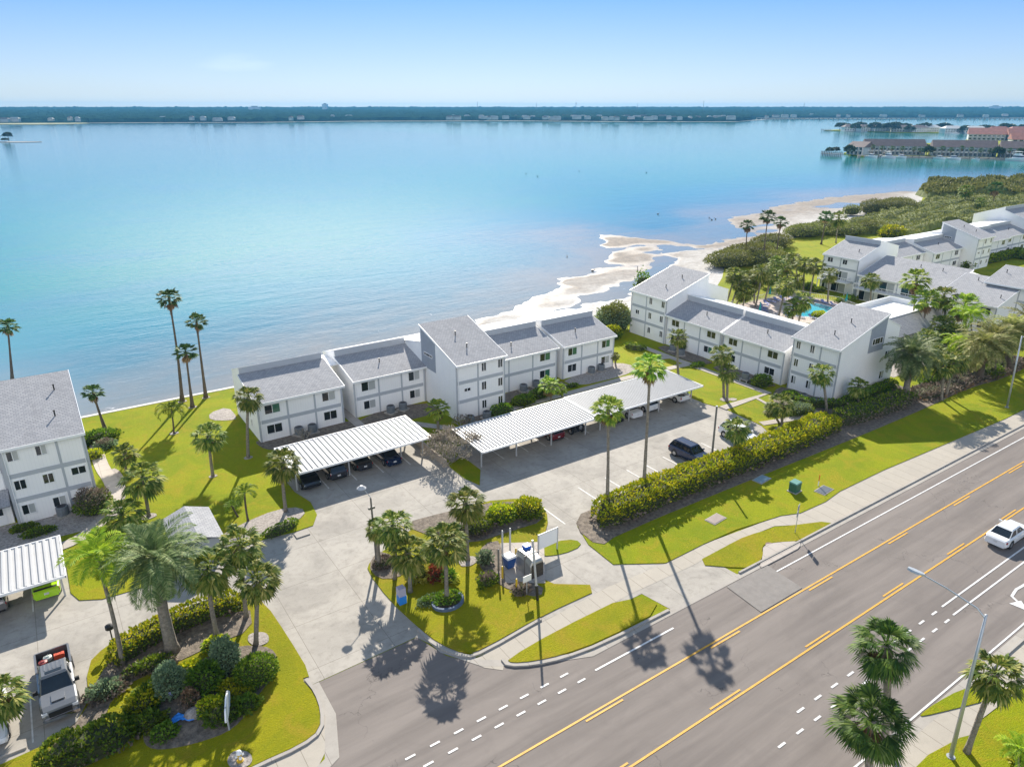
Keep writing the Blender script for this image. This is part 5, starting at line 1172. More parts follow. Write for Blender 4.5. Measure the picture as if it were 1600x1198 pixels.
mfield2=GP([(1433,302),(1450,292),(1480,290),(1530,296),(1560,303),(1600,310),(1600,290),(1500,287),(1700,284),(1700,306),(1560,312),(1500,305),(1450,308)])
mfield2=GP([(1433,304),(1450,293),(1500,289),(1700,284),(1760,296),(1700,306),(1600,312),(1540,309),(1450,311)])
canopy('mangrove_wood','taller darker mangrove wood at the point by the shallow bay',mfield2,4.0,1.6,12,M['mangcore'],8,14000,1.6,M['mangleaf'])
hd=GP([(1340,345),(1392,338)])
# ================================================================ vehicles
def car_paint(name,col,metal=.3,rough=.22): 
    m=simple(name,col,rough,metal); m.node_tree.nodes['Principled BSDF'].inputs['Coat Weight'].default_value=.7; m.node_tree.nodes['Principled BSDF'].inputs['Coat Roughness'].default_value=.05; return m
PAINT={'black':car_paint('black car paint',(.012,.012,.014),0),'white':car_paint('white car paint',(.78,.79,.80),0),'silver':car_paint('silver car paint',(.20,.205,.215),.6,.35),
'red':car_paint('dark red car paint',(.18,.012,.015),.2),'lime':car_paint('lime green car paint',(.42,.72,.02),.0),'blueblack':car_paint('blue black car paint',(.010,.022,.065),.3),'grey':car_paint('dark grey car paint',(.07,.07,.08),.6),'bronze':car_paint('warm silver car paint',(.36,.34,.33),.7,.3)}
M['carglass']=simple('car glass',(.012,.016,.02),.04,spec=1.0)
M['lampglass']=simple('headlight glass',(.6,.62,.65),.1,spec=1)
M['tail']=simple('tail light red',(.35,.01,.01),.2)
M['chrome']=simple('chrome trim',(.6,.6,.62),.15,metal=1)
b=MB(); b.tube([(0,-.11,0),(0,-.09,0),(0,.09,0),(0,.11,0)],[.31,.34,.34,.31],20); TYRE=b.mesh('tyre',M['rubber'],True)
b=MB(); b.tube([(0,-.118,0),(0,-.112,0)],[.17,.21],16)
for k in range(5):
    a=k*2*math.pi/5; b.obox((0,0),0,.01,.01,0,.01)
RIM=b.mesh('rim',M['rim'])
def section(x,w,zb,zm,zt,tw):
    return [(x,-w*.90,zb),(x,-w,zb+.12),(x,-w,zm),(x,-w*.97,zt-.06),(x,-w*tw,zt),(x,w*tw,zt),(x,w*.97,zt-.06),(x,w,zm),(x,w,zb+.12),(x,w*.90,zb)]
def make_car(label,px,py,rz,kind,paint,scale=1.08,cat='car',world=None,name='parked_car',plate=True):
    """local +x is the nose"""
    g=world or G(px,py); t=thing(name,label,cat,(g[0],g[1],.03),rz,None); t.scale=(scale,)*3
    pm=PAINT[paint]
    S={'sedan':(4.7,.90,[(2.35,.70,.30,.45,.55),(2.25,.82,.22,.5,.66),(1.6,.89,.2,.55,.80),(.95,.90,.2,.6,.90),(-.6,.90,.2,.6,.92),(-1.7,.90,.2,.6,.93),(-2.2,.84,.24,.6,.90),(-2.35,.74,.32,.55,.80)],(1.05,.35,-1.0,-1.75,1.38),1.42,-1.4),
       'suv':(4.7,.95,[(2.3,.74,.34,.5,.62),(2.2,.86,.26,.6,.86),(1.6,.94,.24,.65,1.00),(1.05,.95,.24,.7,1.06),(-.6,.95,.24,.7,1.08),(-1.9,.95,.24,.7,1.08),(-2.25,.92,.28,.7,1.04),(-2.35,.86,.34,.6,.9)],(1.10,.45,-1.85,-2.25,1.68),1.40,-1.40),
       'coupe':(4.7,.94,[(2.35,.74,.28,.42,.52),(2.2,.88,.2,.5,.68),(1.5,.94,.18,.55,.80),(.8,.94,.18,.6,.88),(-.6,.94,.18,.6,.90),(-1.6,.95,.18,.6,.95),(-2.2,.90,.24,.6,.93),(-2.35,.82,.32,.55,.8)],(.85,.15,-.75,-1.75,1.30),1.42,-1.38),
       'convertible':(4.6,.92,[(2.3,.72,.28,.42,.52),(2.15,.86,.2,.5,.68),(1.5,.92,.18,.55,.80),(.8,.92,.18,.6,.88),(-.6,.92,.18,.6,.90),(-1.6,.93,.18,.6,.93),(-2.15,.88,.24,.6,.90),(-2.3,.80,.32,.55,.8)],(.85,.25,-.75,-1.45,1.28),1.42,-1.38)}[kind]
    Ln,w,secs,(gx0,gx1,gx2,gx3,gz),ax1,ax2=S
    b=MB(); b.loft([section(x,ww,zb,zm,zt,.86) for x,ww,zb,zm,zt in secs]); b.build('body',pm,t,smooth=False)
    zt=[s_[4] for s_ in secs]; zb0=max(zt[3],zt[4])-.02; hw=w*.86; tw=w*.66
    # glasshouse
    b=MB(); b.loft([[(gx0,-hw*.97,zb0-.04),(gx0,hw*.97,zb0-.04),(gx3,hw*.97,zb0-.02),(gx3,-hw*.97,zb0-.02)],[(gx1,-tw,gz-.04),(gx1,tw,gz-.04),(gx2,tw,gz-.04),(gx2,-tw,gz-.04)]]); b.build('windows',M['carglass'],t)
    b=MB(); rm=M['black'] if kind=='convertible' else pm
    b.loft([[(gx1+.06,-tw-.02,gz-.045),(gx1+.06,tw+.02,gz-.045),(gx2-.06,tw+.02,gz-.045),(gx2-.06,-tw-.02,gz-.045)],[(gx1-.06,-tw+.07,gz+.035),(gx1-.06,tw-.07,gz+.035),(gx2+.08,tw-.07,gz+.03),(gx2+.08,-tw+.07,gz+.03)]]); b.build('roof_panel',rm,t)
    for s in (-1,1):
        for (xa,xb) in ((gx0,gx1),(gx3,gx2),((gx0+gx3)/2-.05,(gx1+gx2)/2)):
            b=MB(); b.tube([(xa,s*(hw*.97+.005),zb0-.02),(xb,s*(tw+.012),gz-.03)],.035,4); b.build('pillar',rm,t)
    if kind=='suv':
        for s in (-1,1): b=MB(); b.tube([(gx1-.1,s*(tw-.05),gz+.07),(gx2+.1,s*(tw-.05),gz+.07)],.022,5); b.build('roof_rail',M['black'],t)
    for s in (-1,1):
        b=MB(); b.loft([[(gx0-.25,s*w*.98,zb0),(gx0-.25,s*(w+.2),zb0),(gx0-.25,s*(w+.2),zb0+.15),(gx0-.25,s*w*.98,zb0+.15)],[(gx0-.37,s*w*.98,zb0),(gx0-.37,s*(w+.2),zb0),(gx0-.37,s*(w+.2),zb0+.15),(gx0-.37,s*w*.98,zb0+.15)]]); b.build('side_mirror',pm,t)
    # wheel arches and wheels
    for x in (ax1,ax2):
        for s in (-1,1): b=MB(); b.tube([(x,s*(w-.01),.36),(x,s*(w+.006),.36)],.415,20); b.build('wheel_arch',M['black'],t)
    wheels(t,(ax1,ax2),w-.10,1.0)
    ex=secs[0][0]; e2=secs[-1][0]
    for s in (-1,1):
        b=MB(); b.box(secs[1][0]-.12,secs[1][0]+.045,s*secs[1][1]*.78-.16,s*secs[1][1]*.78+.16,secs[1][3]+.0,secs[1][3]+.15); b.build('headlight',M['lampglass'],t)
        b=MB(); b.box(secs[-2][0]-.06,secs[-2][0]+.1,s*secs[-2][1]*.80-.18,s*secs[-2][1]*.80+.16,secs[-2][3]+.05,secs[-2][3]+.22); b.build('tail_light',M['tail'],t)
    b=MB(); b.box(ex-.02,ex+.03,-.4,.4,.34,.50); b.build('grille',M['black'],t)
    b=MB(); b.box(e2-.035,e2+.01,-.16,.16,.55,.70); b.build('licence_plate',M['wline'],t)
    b=MB(); b.box(e2-.03,e2+.1,-w*.8,w*.8,.26,.40); b.build('rear_bumper',M['black'] if kind=='suv' else pm,t)
    if kind=='coupe': 
        b=MB(); b.box(-2.3,-2.1,-.75,.75,1.0,1.04); b.box(-2.2,-2.15,-.6,-.55,.9,1.0); b.box(-2.2,-2.15,.55,.6,.9,1.0); b.build('spoiler',M['black'],t)
    return t
def wheels(t,xs,y,sc,z=.34):
    for x in xs:
        for s in (-1,1):
            wh=bpy.data.objects.new('wheel',None); COL.objects.link(wh); wh.parent=t; wh.location=(x,s*y,z*sc); wh.scale=(sc,sc,sc); wh.rotation_euler=(0,0,0 if s<0 else math.pi)
            link('tyre',TYRE,wh); link('rim',RIM,wh)
def make_pickup(label,px,py,rz,paint,scale=1.05,world=None,detail=False):
    g=world or G(px,py); t=thing('pickup_truck',label,'pickup truck',(g[0],g[1],.03),rz); t.scale=(scale,)*3; pm=PAINT[paint]; w=1.0
    secs=[(2.95,.84,.42,.7,.80),(2.85,.96,.36,.75,1.05),(2.5,1.0,.34,.8,1.14),(1.35,1.0,.34,.8,1.20),(-.95,1.0,.34,.8,1.20)]
    b=MB(); b.loft([section(x,ww,zb,zm,zt,.88) for x,ww,zb,zm,zt in secs])
    # cargo bed: floor and walls
    b.box(-2.9,-.951,-.98,.98,.45,.72); b.box(-2.9,-.951,-1.0,-.88,.72,1.20); b.box(-2.9,-.951,.88,1.0,.72,1.20); b.build('body',pm,t)
    b=MB(); b.box(-2.98,-2.901,-.96,.96,.62,1.20); b.build('tailgate',pm,t)
    b=MB(); b.box(-2.89,-.96,-.87,.87,.722,.745); b.build('bed_liner',M['black'],t)
    b=MB(); b.loft([[(1.45,-.86,1.17),(1.45,.86,1.17),(-.92,.86,1.17),(-.92,-.86,1.17)],[(.55,-.70,1.72),(.55,.70,1.72),(-.72,.70,1.72),(-.72,-.70,1.72)]]); b.build('windows',M['carglass'],t)
    b=MB(); b.loft([[(.62,-.74,1.715),(.62,.74,1.715),(-.80,.74,1.715),(-.80,-.74,1.715)],[(.45,-.64,1.81),(.45,.64,1.81),(-.68,.64,1.81),(-.68,-.64,1.81)]])
    for q in (-.45,-.22,0,.22,.45): b.box(-.66,.0,q-.04,q+.04,1.811,1.83)
    b.build('roof_panel',pm,t)
    if detail:
        b=MB(); b.box(.1,.38,-.45,.45,1.812,1.822); b.build('sunroof',M['carglass'],t)
        b=MB(); b.box(1.7,2.35,-.35,.35,1.185,1.235); b.build('hood_scoop',pm,t)
        b=MB(); b.box(1.28,1.45,-.72,.72,1.175,1.19); b.build('cowl',M['black'],t)
    for s in (-1,1):
        for (xa,xb) in ((1.45,.58),(-.92,-.76),(.2,.0)): b=MB(); b.tube([(xa,s*.87,1.17),(xb,s*.715,1.72)],.045,4); b.build('pillar',pm,t)
    for s in (-1,1): b=MB(); b.loft([[(1.12,s*.98,1.12),(1.12,s*1.24,1.12),(1.12,s*1.24,1.36),(1.12,s*.98,1.36)],[(.98,s*.98,1.12),(.98,s*1.24,1.12),(.98,s*1.24,1.36),(.98,s*.98,1.36)]]); b.build('side_mirror',M['black'],t)
    for x in (1.85,-1.85):
        for s in (-1,1): b=MB(); b.tube([(x,s*.99,.43),(x,s*1.006,.43)],.50,20); b.build('wheel_arch',M['black'],t)
    wheels(t,(1.85,-1.85),.90,1.22)
    for s in (-1,1):
        b=MB(); b.box(2.72,2.93,s*.80-.15,s*.80+.15,.80,1.0); b.build('headlight',M['lampglass'],t)
        b=MB(); b.box(-3.0,-2.93,s*.91-.07,s*.91+.07,.8,1.15); b.build('tail_light',M['tail'],t)
    b=MB(); b.box(2.93,2.975,-.6,.6,.62,.95); b.build('grille',M['black'],t)
    b=MB(); b.box(2.9,3.05,-.95,.95,.38,.58); b.build('front_bumper',M['chrome'],t)
    b=MB(); b.box(-3.12,-2.985,-.95,.95,.42,.60); b.build('rear_bumper',M['chrome'],t)
    return t
U=math.pi/2; Dn=-math.pi/2
def wc(x,y): return (x,y)
make_car('black suv facing out at the left end of the small carport',0,0,Dn,'suv','black',world=(19.8,69.2))
make_car('black hatchback suv second from the left under the small carport',0,0,U,'suv','grey',world=(22.9,69.7))
make_car('dark grey sedan third from the left under the small carport',0,0,U,'sedan','grey',world=(26.1,70.0))
make_car('black sedan with red tail lights at the right of the small carport',0,0,U,'sedan','blueblack',world=(29.3,69.2))
make_car('dark red car under the left half of the long carport',0,0,U,'suv','red',world=(48.7,63.8),scale=1.0)
make_car('black sedan mostly hidden by the fan palm crown under the long carport',0,0,U,'sedan','black',world=(58.1,63.6))
make_car('white convertible with black soft top under the long carport',0,0,U,'convertible','white',world=(61.3,63.4))
make_car('white suv beside the white convertible under the long carport',0,0,U,'suv','white',world=(64.6,63.8))
make_pickup('white pickup truck at the right end of the long carport',0,0,U,'white',world=(70.3,63.9),scale=.95)
make_car('blue black suv parked nose to the yellow hedge in the open lot',0,0,Dn+.02,'suv','blueblack',world=(58.5,49.3),scale=1.1)
make_car('white suv behind a sabal palm by the yellow hedge',0,0,Dn-.05,'suv','white',world=(67.2,49.4),scale=1.1)
make_car('lime green sports coupe at the right of the left edge carport',0,0,U,'coupe','lime',world=(-4.6,64.0))
make_car('warm silver suv cut by the left edge under the carport',0,0,U,'suv','bronze',world=(-8.3,64.0))
make_pickup('silver pickup truck with tools in its bed in the bottom left',0,0,Dn+.02,'silver',world=(-4.55,49.6),scale=1.1,detail=True)
make_car('white car cut by the left edge below the pickup truck',0,0,Dn,'sedan','white',world=(-8.35,48.6),scale=1.05)
make_car('white four door sedan driving away on the road at the right edge',0,0,0,'sedan','white',world=(70.9,21.1),scale=1.12,name='moving_car')
# tools in the pickup bed
def tb(name,label,x,y,c,kind):
    t=thing(name,label,'tool',(x,y,.86)); b=MB()
    if kind=='box': b.box(-.33,.33,-.18,.18,0,.3); b.box(-.30,.30,-.15,.15,.3,.34)
    else: b.tube([(0,0,0),(0,0,.05),(0,0,.3),(0,0,.38)],[.22,.26,.28,.1],12)
    b.build('shell',simple(name+' paint',c,.5),t)
    b=MB(); b.tube([(-.15,0,.33),(-.15,0,.45),(.15,0,.45),(.15,0,.33)],.02,5); b.build('handle',M['black'],t)
tb('tool_box','orange red tool box in the pickup bed',-4.2,52.2,(.6,.08,.03),'box'); tb('bucket','pale round bucket in the pickup bed',-4.9,52.3,(.45,.5,.48),'b'); tb('tool_bag','dark red bag in the pickup bed',-5.2,51.9,(.3,.05,.05),'b')
# small off-road car with a spare wheel on the back
g=(52.0,63.4); t=thing('parked_car','dark open off-road car with a large spare wheel on its back under the long carport','car',(g[0],g[1],.03),U); t.scale=(1.0,)*3
b=MB(); b.loft([section(x,ww,zb,zm,zt,.92) for x,ww,zb,zm,zt in [(2.0,.62,.5,.8,.95),(1.9,.68,.45,.8,1.08),(.7,.76,.4,.8,1.14),(.6,.80,.4,.8,1.12),(-1.75,.80,.4,.8,1.12)]]); b.build('body',PAINT['grey'],t)
b=MB(); b.loft([[(.6,-.74,1.1),(.6,.74,1.1),(-1.7,.74,1.1),(-1.7,-.74,1.1)],[(.35,-.66,1.72),(.35,.66,1.72),(-1.65,.66,1.72),(-1.65,-.66,1.72)]]); b.build('windows',M['carglass'],t)
b=MB(); b.box(-1.72,.4,-.70,.70,1.721,1.80); b.build('soft_top',M['black'],t)
for x in (1.3,-1.25):
    for s in (-1,1): b=MB(); b.box(x-.55,x+.55,min(s*.76,s*.98),max(s*.76,s*.98),.86,.93); b.build('fender',M['black'],t)
wheels(t,(1.3,-1.25),.86,1.18)
sw=bpy.data.objects.new('spare_wheel',None); COL.objects.link(sw); sw.parent=t; sw.location=(-1.92,0,1.05); sw.scale=(1.15,)*3; sw.rotation_euler=(0,0,-math.pi/2); link('tyre',TYRE,sw); link('rim',RIM,sw)
# covered motorcycle by the hedge
g=G(1017,757); t=thing('motorcycle','low dark motorcycle parked between the tall fan palms and the stalls','motorcycle',(g[0],g[1],.03),-.5)
b=MB(); b.loft([[(x,-w*.6,z0),(x,-w,z0+.2),(x,-w*.6,z1),(x,w*.6,z1),(x,w,z0+.2),(x,w*.6,z0)] for x,w,z0,z1 in [(-.95,.08,.5,.75),(-.6,.2,.4,.85),(0,.25,.35,.9),(.35,.2,.4,1.05),(.75,.1,.5,.85)]]); b.build('body',M['black'],t)
for x in (-.75,.75):
    wh=bpy.data.objects.new('wheel',None); COL.objects.link(wh); wh.parent=t; wh.location=(x,0,.32); wh.scale=(.9,.6,.9); link('tyre',TYRE,wh); link('rim',RIM,wh)
b=MB(); b.tube([(.45,-.38,1.1),(.55,0,1.0),(.45,.38,1.1)],.025,5); b.build('handlebar',M['black'],t)
# ================================================================ street furniture
def street_light(label,px,py,tx,ty,armx,army,rad=.11):
    g=G(px,py); top=above(g,tx,ty); t=thing('street_light',label,'street light',(g[0],g[1],0)); rel=top-Vector((g[0],g[1],0))
    h=rel.z; b=MB(); b.tube([(0,0,0),(0,0,.12)],.26,10); b.build('base_plate',M['steel'],t)
    b=MB(); b.tube([(0,0,.1),(rel.x*.5,rel.y*.5,h*.5),(rel.x,rel.y,h)],[rad*1.3,rad,rad*.7],10); b.build('pole',M['steel'],t,smooth=True)
    a=Vector((armx,army,0)); e=Vector((rel.x,rel.y,h)); L_=a.length; u=a.normalized()
    b=MB(); b.tube([e-Vector((0,0,.25)),e+u*.5+Vector((0,0,.15)),e+u*L_*.6+Vector((0,0,.55)),e+u*L_+Vector((0,0,.75))],[.055,.05,.045,.04],7); b.build('arm',M['steel'],t)
    q=e+u*L_+Vector((0,0,.75)); s=Vector((-u.y,u.x,0))
    b=MB(); b.loft([[tuple(q+u*x+s*(k*ww)+Vector((0,0,zz))) for k,zz in ((-1,-.03),(-.7,.09),(.7,.09),(1,-.03))] for x,ww in ((-.15,.08),(.1,.17),(.5,.2),(.8,.12))]); b.build('lamp_head',M['steel'],t)
    b=MB(); b.loft([[tuple(q+u*x+s*(k*ww)+Vector((0,0,zz))) for k,zz in ((-1,-.10),(-1,-.035),(1,-.035),(1,-.10))] for x,ww in ((.2,.12),(.62,.12))]); b.build('lens',M['lampglass'],t)
    return t
street_light('tall grey street light arching over the road in the bottom right foreground',1485,1183,1541,960,-.4,3.6)
street_light('grey street light on the verge at the right edge by the date palms',1573,637,1597,525,-1.0,-2.6)
g=G(588,872); top=above(g,579,778); t=thing('lamp_post','slim weathered lamp post with a white bowl shaped head on the island','lamp post',(g[0],g[1],.05)); rel=top-Vector((g[0],g[1],0))
b=MB(); b.tube([(0,0,0),(rel.x,rel.y,rel.z)],[.11,.08],8); b.build('pole',M['dsteel'],t)
b=MB(); b.tube([(rel.x,rel.y,rel.z),(rel.x-.35,rel.y+.25,rel.z+.7),(rel.x-.55,rel.y+.35,rel.z+.9)],.035,6); b.build('arm',M['whitesteel'],t)
b=MB(); c=(rel.x-.6,rel.y+.38); b.tube([(c[0],c[1],rel.z+.85),(c[0],c[1],rel.z+.95),(c[0],c[1],rel.z+1.2)],[.16,.42,.12],12); b.build('lamp_head',M['whitesteel'],t)
b=MB(); b.box(rel.x*.8-.3,rel.x*.8+.3,rel.y*.8-.1,rel.y*.8+.1,rel.z*.82,rel.z*.82+.2); b.build('floodlight',M['dsteel'],t)
g=G(1111,727); t=thing('utility_pole','plain brown wooden pole standing in the yellow hedge','pole',(g[0],g[1],0)); b=MB(); b.tube([(0,0,0),(.1,.2,7.2)],[.13,.10],8); b.build('post',M['dsteel'],t); b=MB(); b.tube([(.1,.2,7.2),(.1,.2,7.26)],.13,8); b.build('cap',M['steel'],t)
g=G(178,1008); t=thing('lamp_bollard','short black garden lamp beside the curved palm trunk on the drive','lamp',(g[0],g[1],0)); b=MB(); b.tube([(0,0,0),(0,0,1.5)],.05,8); b.build('post',M['black'],t); b=MB(); b.tube([(0,0,1.5),(0,0,1.6),(0,0,1.85),(0,0,2.0)],[.1,.3,.3,.1],10); b.build('lantern',M['black'],t)
# collection area on the island
g=(30.2,44.1)
t=thing('recycling_compactor','rounded silver collection container with blue hatch on the concrete pad','container',(30.6,42.3,.12))
rings=[]
for k,(y,h,ww) in enumerate([(-1.15,1.55,.66),(-1.05,1.75,.7),(-.5,1.85,.72),(0,1.9,.72),(.9,1.85,.72),(1.2,1.6,.68)]): rings.append([(-ww,y,0),(-ww,y,h*.75),(-ww*.7,y,h),(ww*.7,y,h),(ww,y,h*.75),(ww,y,0)])
b=MB(); b.loft(rings); b.build('tank',simple('brushed steel tank',(.42,.42,.41),.35,metal=.6,var=.2,vs=1.2),t)
b=MB(); b.box(-.1,.5,.45,1.0,1.88,2.15); b.build('hatch',simple('bright blue hatch',(.02,.14,.62),.4),t)
b=MB(); b.box(-.74,.74,-.3,-.22,.0,1.9); b.build('band',M['dsteel'],t)
b=MB(); b.box(-.6,.6,-1.2,-1.152,.05,1.35); b.build('front_panel',simple('shaded brown panel',(.07,.055,.04),.7,var=.5,vs=4),bpy.data.objects['recycling_compactor'])  # container front lies in shade; its darkness is painted into this panel
t=thing('recycling_bin','blue wheeled bin with a white lid in front of two white posts','bin',(29.4,43.7,.12),.0); t.scale=(.8,.8,.85)
b=MB(); b.loft([[(-.42,-.42,.1),(.42,-.42,.1),(.42,.42,.1),(-.42,.42,.1)],[(-.55,-.55,1.3),(.55,-.55,1.3),(.55,.55,1.3),(-.55,.55,1.3)]]); b.build('tub',simple('navy blue plastic',(.02,.08,.28),.5),t)
b=MB(); b.loft([[(-.6,-.6,1.301),(.6,-.6,1.301),(.6,.6,1.301),(-.6,.6,1.301)],[(-.5,-.5,1.5),(.5,-.5,1.5),(.5,.5,1.5),(-.5,.5,1.5)]]); b.build('lid',M['frame'],t)
t=thing('fence_panel','large white framed fence panel standing beside the silver container','fence panel',(33.5,43.5,.12),.03)
b=MB(); b.box(-1.05,1.05,-.03,.03,.75,2.25); b.build('panel',M['frame'],t)
b=MB()
for x in (-1.15,1.052): b.box(x,x+.1,-.06,.06,0,2.35)
b.box(-1.05,1.052,-.05,.05,2.251,2.33); b.build('frame',M['whitesteel'],t)
for i,(px,py,h,yel,lab) in enumerate([(779,895,2.4,0,'brown steel post left of the blue bin'),(785,905,1.3,1,'yellow bollard left of the blue bin'),(807,925,1.3,1,'yellow bollard in front of the silver container'),(785,868,2.6,2,'white post behind the blue bin, left of the pair'),(797,864,2.6,2,'white post behind the blue bin, right of the pair'),(806,872,1.0,1,'yellow bollard between the bin and the container')]):
    g=G(px,py); t=thing('bollard',lab,'bollard',(g[0],g[1],.08),0,'posts round the collection pad'); b=MB(); b.tube([(0,0,0),(0,0,h-.12),(0,0,h)],[.09,.09,.05],9)
    b.build('post',simple('yellow bollard paint',(.62,.42,.03),.5) if yel==1 else (M['whitesteel'] if yel==2 else M['dsteel']),t)
    b=MB(); b.tube([(0,0,.0),(0,0,.05)],.15,9); b.build('foot',M['kerb'],t)
g=G(840,938); t=thing('gate_post','tall leaning white and black post in front of the silver container','post',(g[0],g[1],.08)); tp=above(g,832,845)-Vector((g[0],g[1],0)); b=MB(); b.tube([(0,0,0),(tp.x,tp.y,tp.z)],[.1,.09],8); b.build('post',M['whitesteel'],t); b=MB(); b.tube([(0,0,0),(tp.x*.25,tp.y*.25,tp.z*.25)],.125,8); b.build('sleeve',M['black'],t)
g=G(823,930); t=thing('small_sign','small plain white sign on a thin post before the container','sign',(g[0],g[1],.08),.0); b=MB(); b.tube([(0,0,0),(0,0,1.9)],.035,6); b.build('post',M['whitesteel'],t); b=MB(); b.box(-.42,.42,-.06,-.036,1.35,1.95); b.build('board',M['frame'],t)
# round blue ringed planter, blue box
g=G(700,942); t=thing('planter','round blue edged planter at the foot of the centre island palm','planter',(g[0],g[1],.08)); b=MB(); b.poly([(1.2*math.cos(k*math.pi/12),.95*math.sin(k*math.pi/12)) for k in range(24)],.18,-.02); b.build('soil',M['soil'],t)
b=MB(); b.poly(ribbon_pts([(1.3*math.cos(k*math.pi/12),1.05*math.sin(k*math.pi/12)) for k in range(25)],.2),.26,0); b.build('rim',simple('blue grey blocks',(.10,.14,.22),.8,var=.3,vs=3),t)
g=G(628,942); t=thing('notice_box','pale box with a bright blue front on the island edge','box',(g[0],g[1],.08),.0); b=MB(); b.box(-.32,.32,-.3,.3,0,.75); b.build('lower_box',simple('bright blue plastic',(.03,.25,.75),.4),t); b=MB(); b.box(-.3,.3,-.28,.3,.751,1.5); b.build('upper_box',simple('lilac grey plastic',(.45,.43,.55),.5),t)
# corner sign, hydrant, tarp
g=G(360,1128); t=thing('entrance_sign','white entrance sign board seen edge on in the corner garden','sign',(g[0],g[1],.08),1.25); b=MB(); b.tube([(-.7,0,0),(-.7,0,1.9)],.06,8); b.tube([(.7,0,0),(.7,0,1.9)],.06,8); b.build('post',M['whitesteel'],t); b=MB(); b.loft([[(x,-.05,z0),(x,.05,z0),(x,.05,z1),(x,-.05,z1)] for x,z0,z1 in ((-1.3,1.2,1.35),(-.9,.9,1.8),(0,.8,2.05),(.9,.9,1.8),(1.3,1.2,1.35))]); b.build('board',M['fascia'],t)
g=G(376,1190); t=thing('fire_hydrant','yellow fire hydrant with a white bonnet in a pebble circle on the corner lawn','hydrant',(g[0],g[1],.1)); yl=simple('hydrant yellow',(.65,.42,.03),.4)
b=MB(); b.tube([(0,0,0),(0,0,.08),(0,0,.09),(0,0,.62)],[.22,.22,.14,.15],12); b.build('barrel',yl,t)
b=MB(); b.tube([(0,0,.62),(0,0,.66),(0,0,.80),(0,0,.88)],[.18,.18,.13,.05],12); b.build('bonnet',M['frame'],t)
b=MB(); b.tube([(-.27,0,.45),(.27,0,.45)],.075,8); b.tube([(0,-.1,.42),(0,-.27,.42)],.09,8); b.build('outlets',M['frame'],t)
g=G(288,1125); t=thing('tarp','crumpled bright blue tarp lying in the corner garden bed','tarp',(g[0],g[1],.1)); b=MB(); vs=[];fs=[]
for j in range(9):
    for i in range(13): vs.append((i*.12-.7,j*.08-.3+.25*math.sin(i*.5),.12+.18*abs(noise.noise(Vector((i*.6,j*.7,2))))+.0))
for j in range(8):
    for i in range(12): fs.append((j*13+i,j*13+i+1,(j+1)*13+i+1,(j+1)*13+i))
b.add(vs,fs); b.build('sheet',simple('blue tarp',(.03,.25,.75),.45),t)
g=G(304,1118); t=thing('rock','tan rock beside the blue tarp in the garden bed','rock',(g[0],g[1],.05)); b=MB(); b.loft([[(r*math.cos(a*math.pi/4)*1.2,r*math.sin(a*math.pi/4),z) for a in range(8)] for r,z in ((.5,0),(.55,.25),(.35,.5),(.1,.6))]); b.build('stone',M['gravel'],t,smooth=True)
g=G(272,1072); t=thing('spotlight','small blue white garden spotlight in front of the left grey shrub','lamp',(g[0]-.4,g[1]-1.6,.1)); b=MB(); b.tube([(0,0,0),(0,0,.6)],.03,6); b.build('stake',M['dsteel'],t); b=MB(); b.tube([(0,-.1,.62),(0,.14,.78)],[.14,.09],10); b.build('head',simple('pale lilac lens',(.5,.5,.9),.3),t)
# verge furniture
g=G(1241,768); t=thing('transformer_box','dark green utility box on the verge lawn','utility box',(g[0],g[1],.09),.1); gb=simple('utility green',(.03,.12,.095),.5,var=.15,vs=3); b=MB(); b.box(-.5,.5,-.42,.42,.06,1.0); b.build('cabinet',gb,t); b=MB(); b.loft([[(-.54,-.46,1.001),(.54,-.46,1.001),(.54,.46,1.001),(-.54,.46,1.001)],[(-.5,-.4,1.12),(.5,-.4,1.12),(.5,.42,1.16),(-.5,.42,1.16)]]); b.build('lid',simple('pale green lid',(.12,.28,.24),.4),t); b=MB(); b.box(-.62,.62,-.54,.54,0,.06); b.build('pad',M['kerb'],t)
for (px,py,lab,c) in [(1190,750,'blue grey flat utility cover beside the dry edge of the yellow hedge',(.22,.33,.40)),(1287,767,'dark blue flat utility cover right of the green utility box',(.06,.08,.11)),(1118,812,'small brown flat cover in shade on the verge lawn',(.2,.15,.14))]:
    g=G(px,py); t=thing('utility_cover',lab,'utility cover',(g[0],g[1],.08),.1); b=MB(); b.box(-1.0,1.0,-.6,.6,0,.05); b.build('frame',M['kerb'],t); b=MB(); b.box(-.9,.9,-.5,.5,.051,.08); b.build('lid',simple('cover lid',c,.5,var=.2,vs=2),t)
g=G(1278,760); t=thing('marker_post','slim orange and white marker post by the dark utility cover','marker',(g[0],g[1],.08)); b=MB(); b.tube([(0,0,0),(0,0,.6)],.05,7); b.build('white_part',M['frame'],t); b=MB(); b.tube([(0,0,.6),(0,0,1.35)],.05,7); b.build('orange_part',simple('orange plastic',(.75,.16,.02),.5),t)
g=G(1242,833); t=thing('street_sign','two grey sign plates seen from behind on a thin post at the kerb','road sign',(g[0],g[1],.08),.35); b=MB(); tp=above(g,1252,793)-Vector((g[0],g[1],0)); b.tube([(0,0,0),(0,0,3.0)],.035,6); b.build('post',M['steel'],t)
for z0,z1 in ((2.45,3.05),(1.75,2.35)):
    b=MB(); b.box(-.3,.3,.036,.06,z0,z1); b.build('plate',M['steel'],t)
g=G(1600,1010); t=thing('street_sign','small blue sign at the right edge on the near verge','road sign',(g[0]-.6,g[1]-.8,.08),0); b=MB(); b.tube([(0,0,0),(0,0,2.6)],.035,6); b.build('post',M['steel'],t); b=MB(); b.box(-.3,.3,-.06,-.036,2.0,2.6); b.build('plate',simple('sign blue',(.10,.25,.40),.4),t)
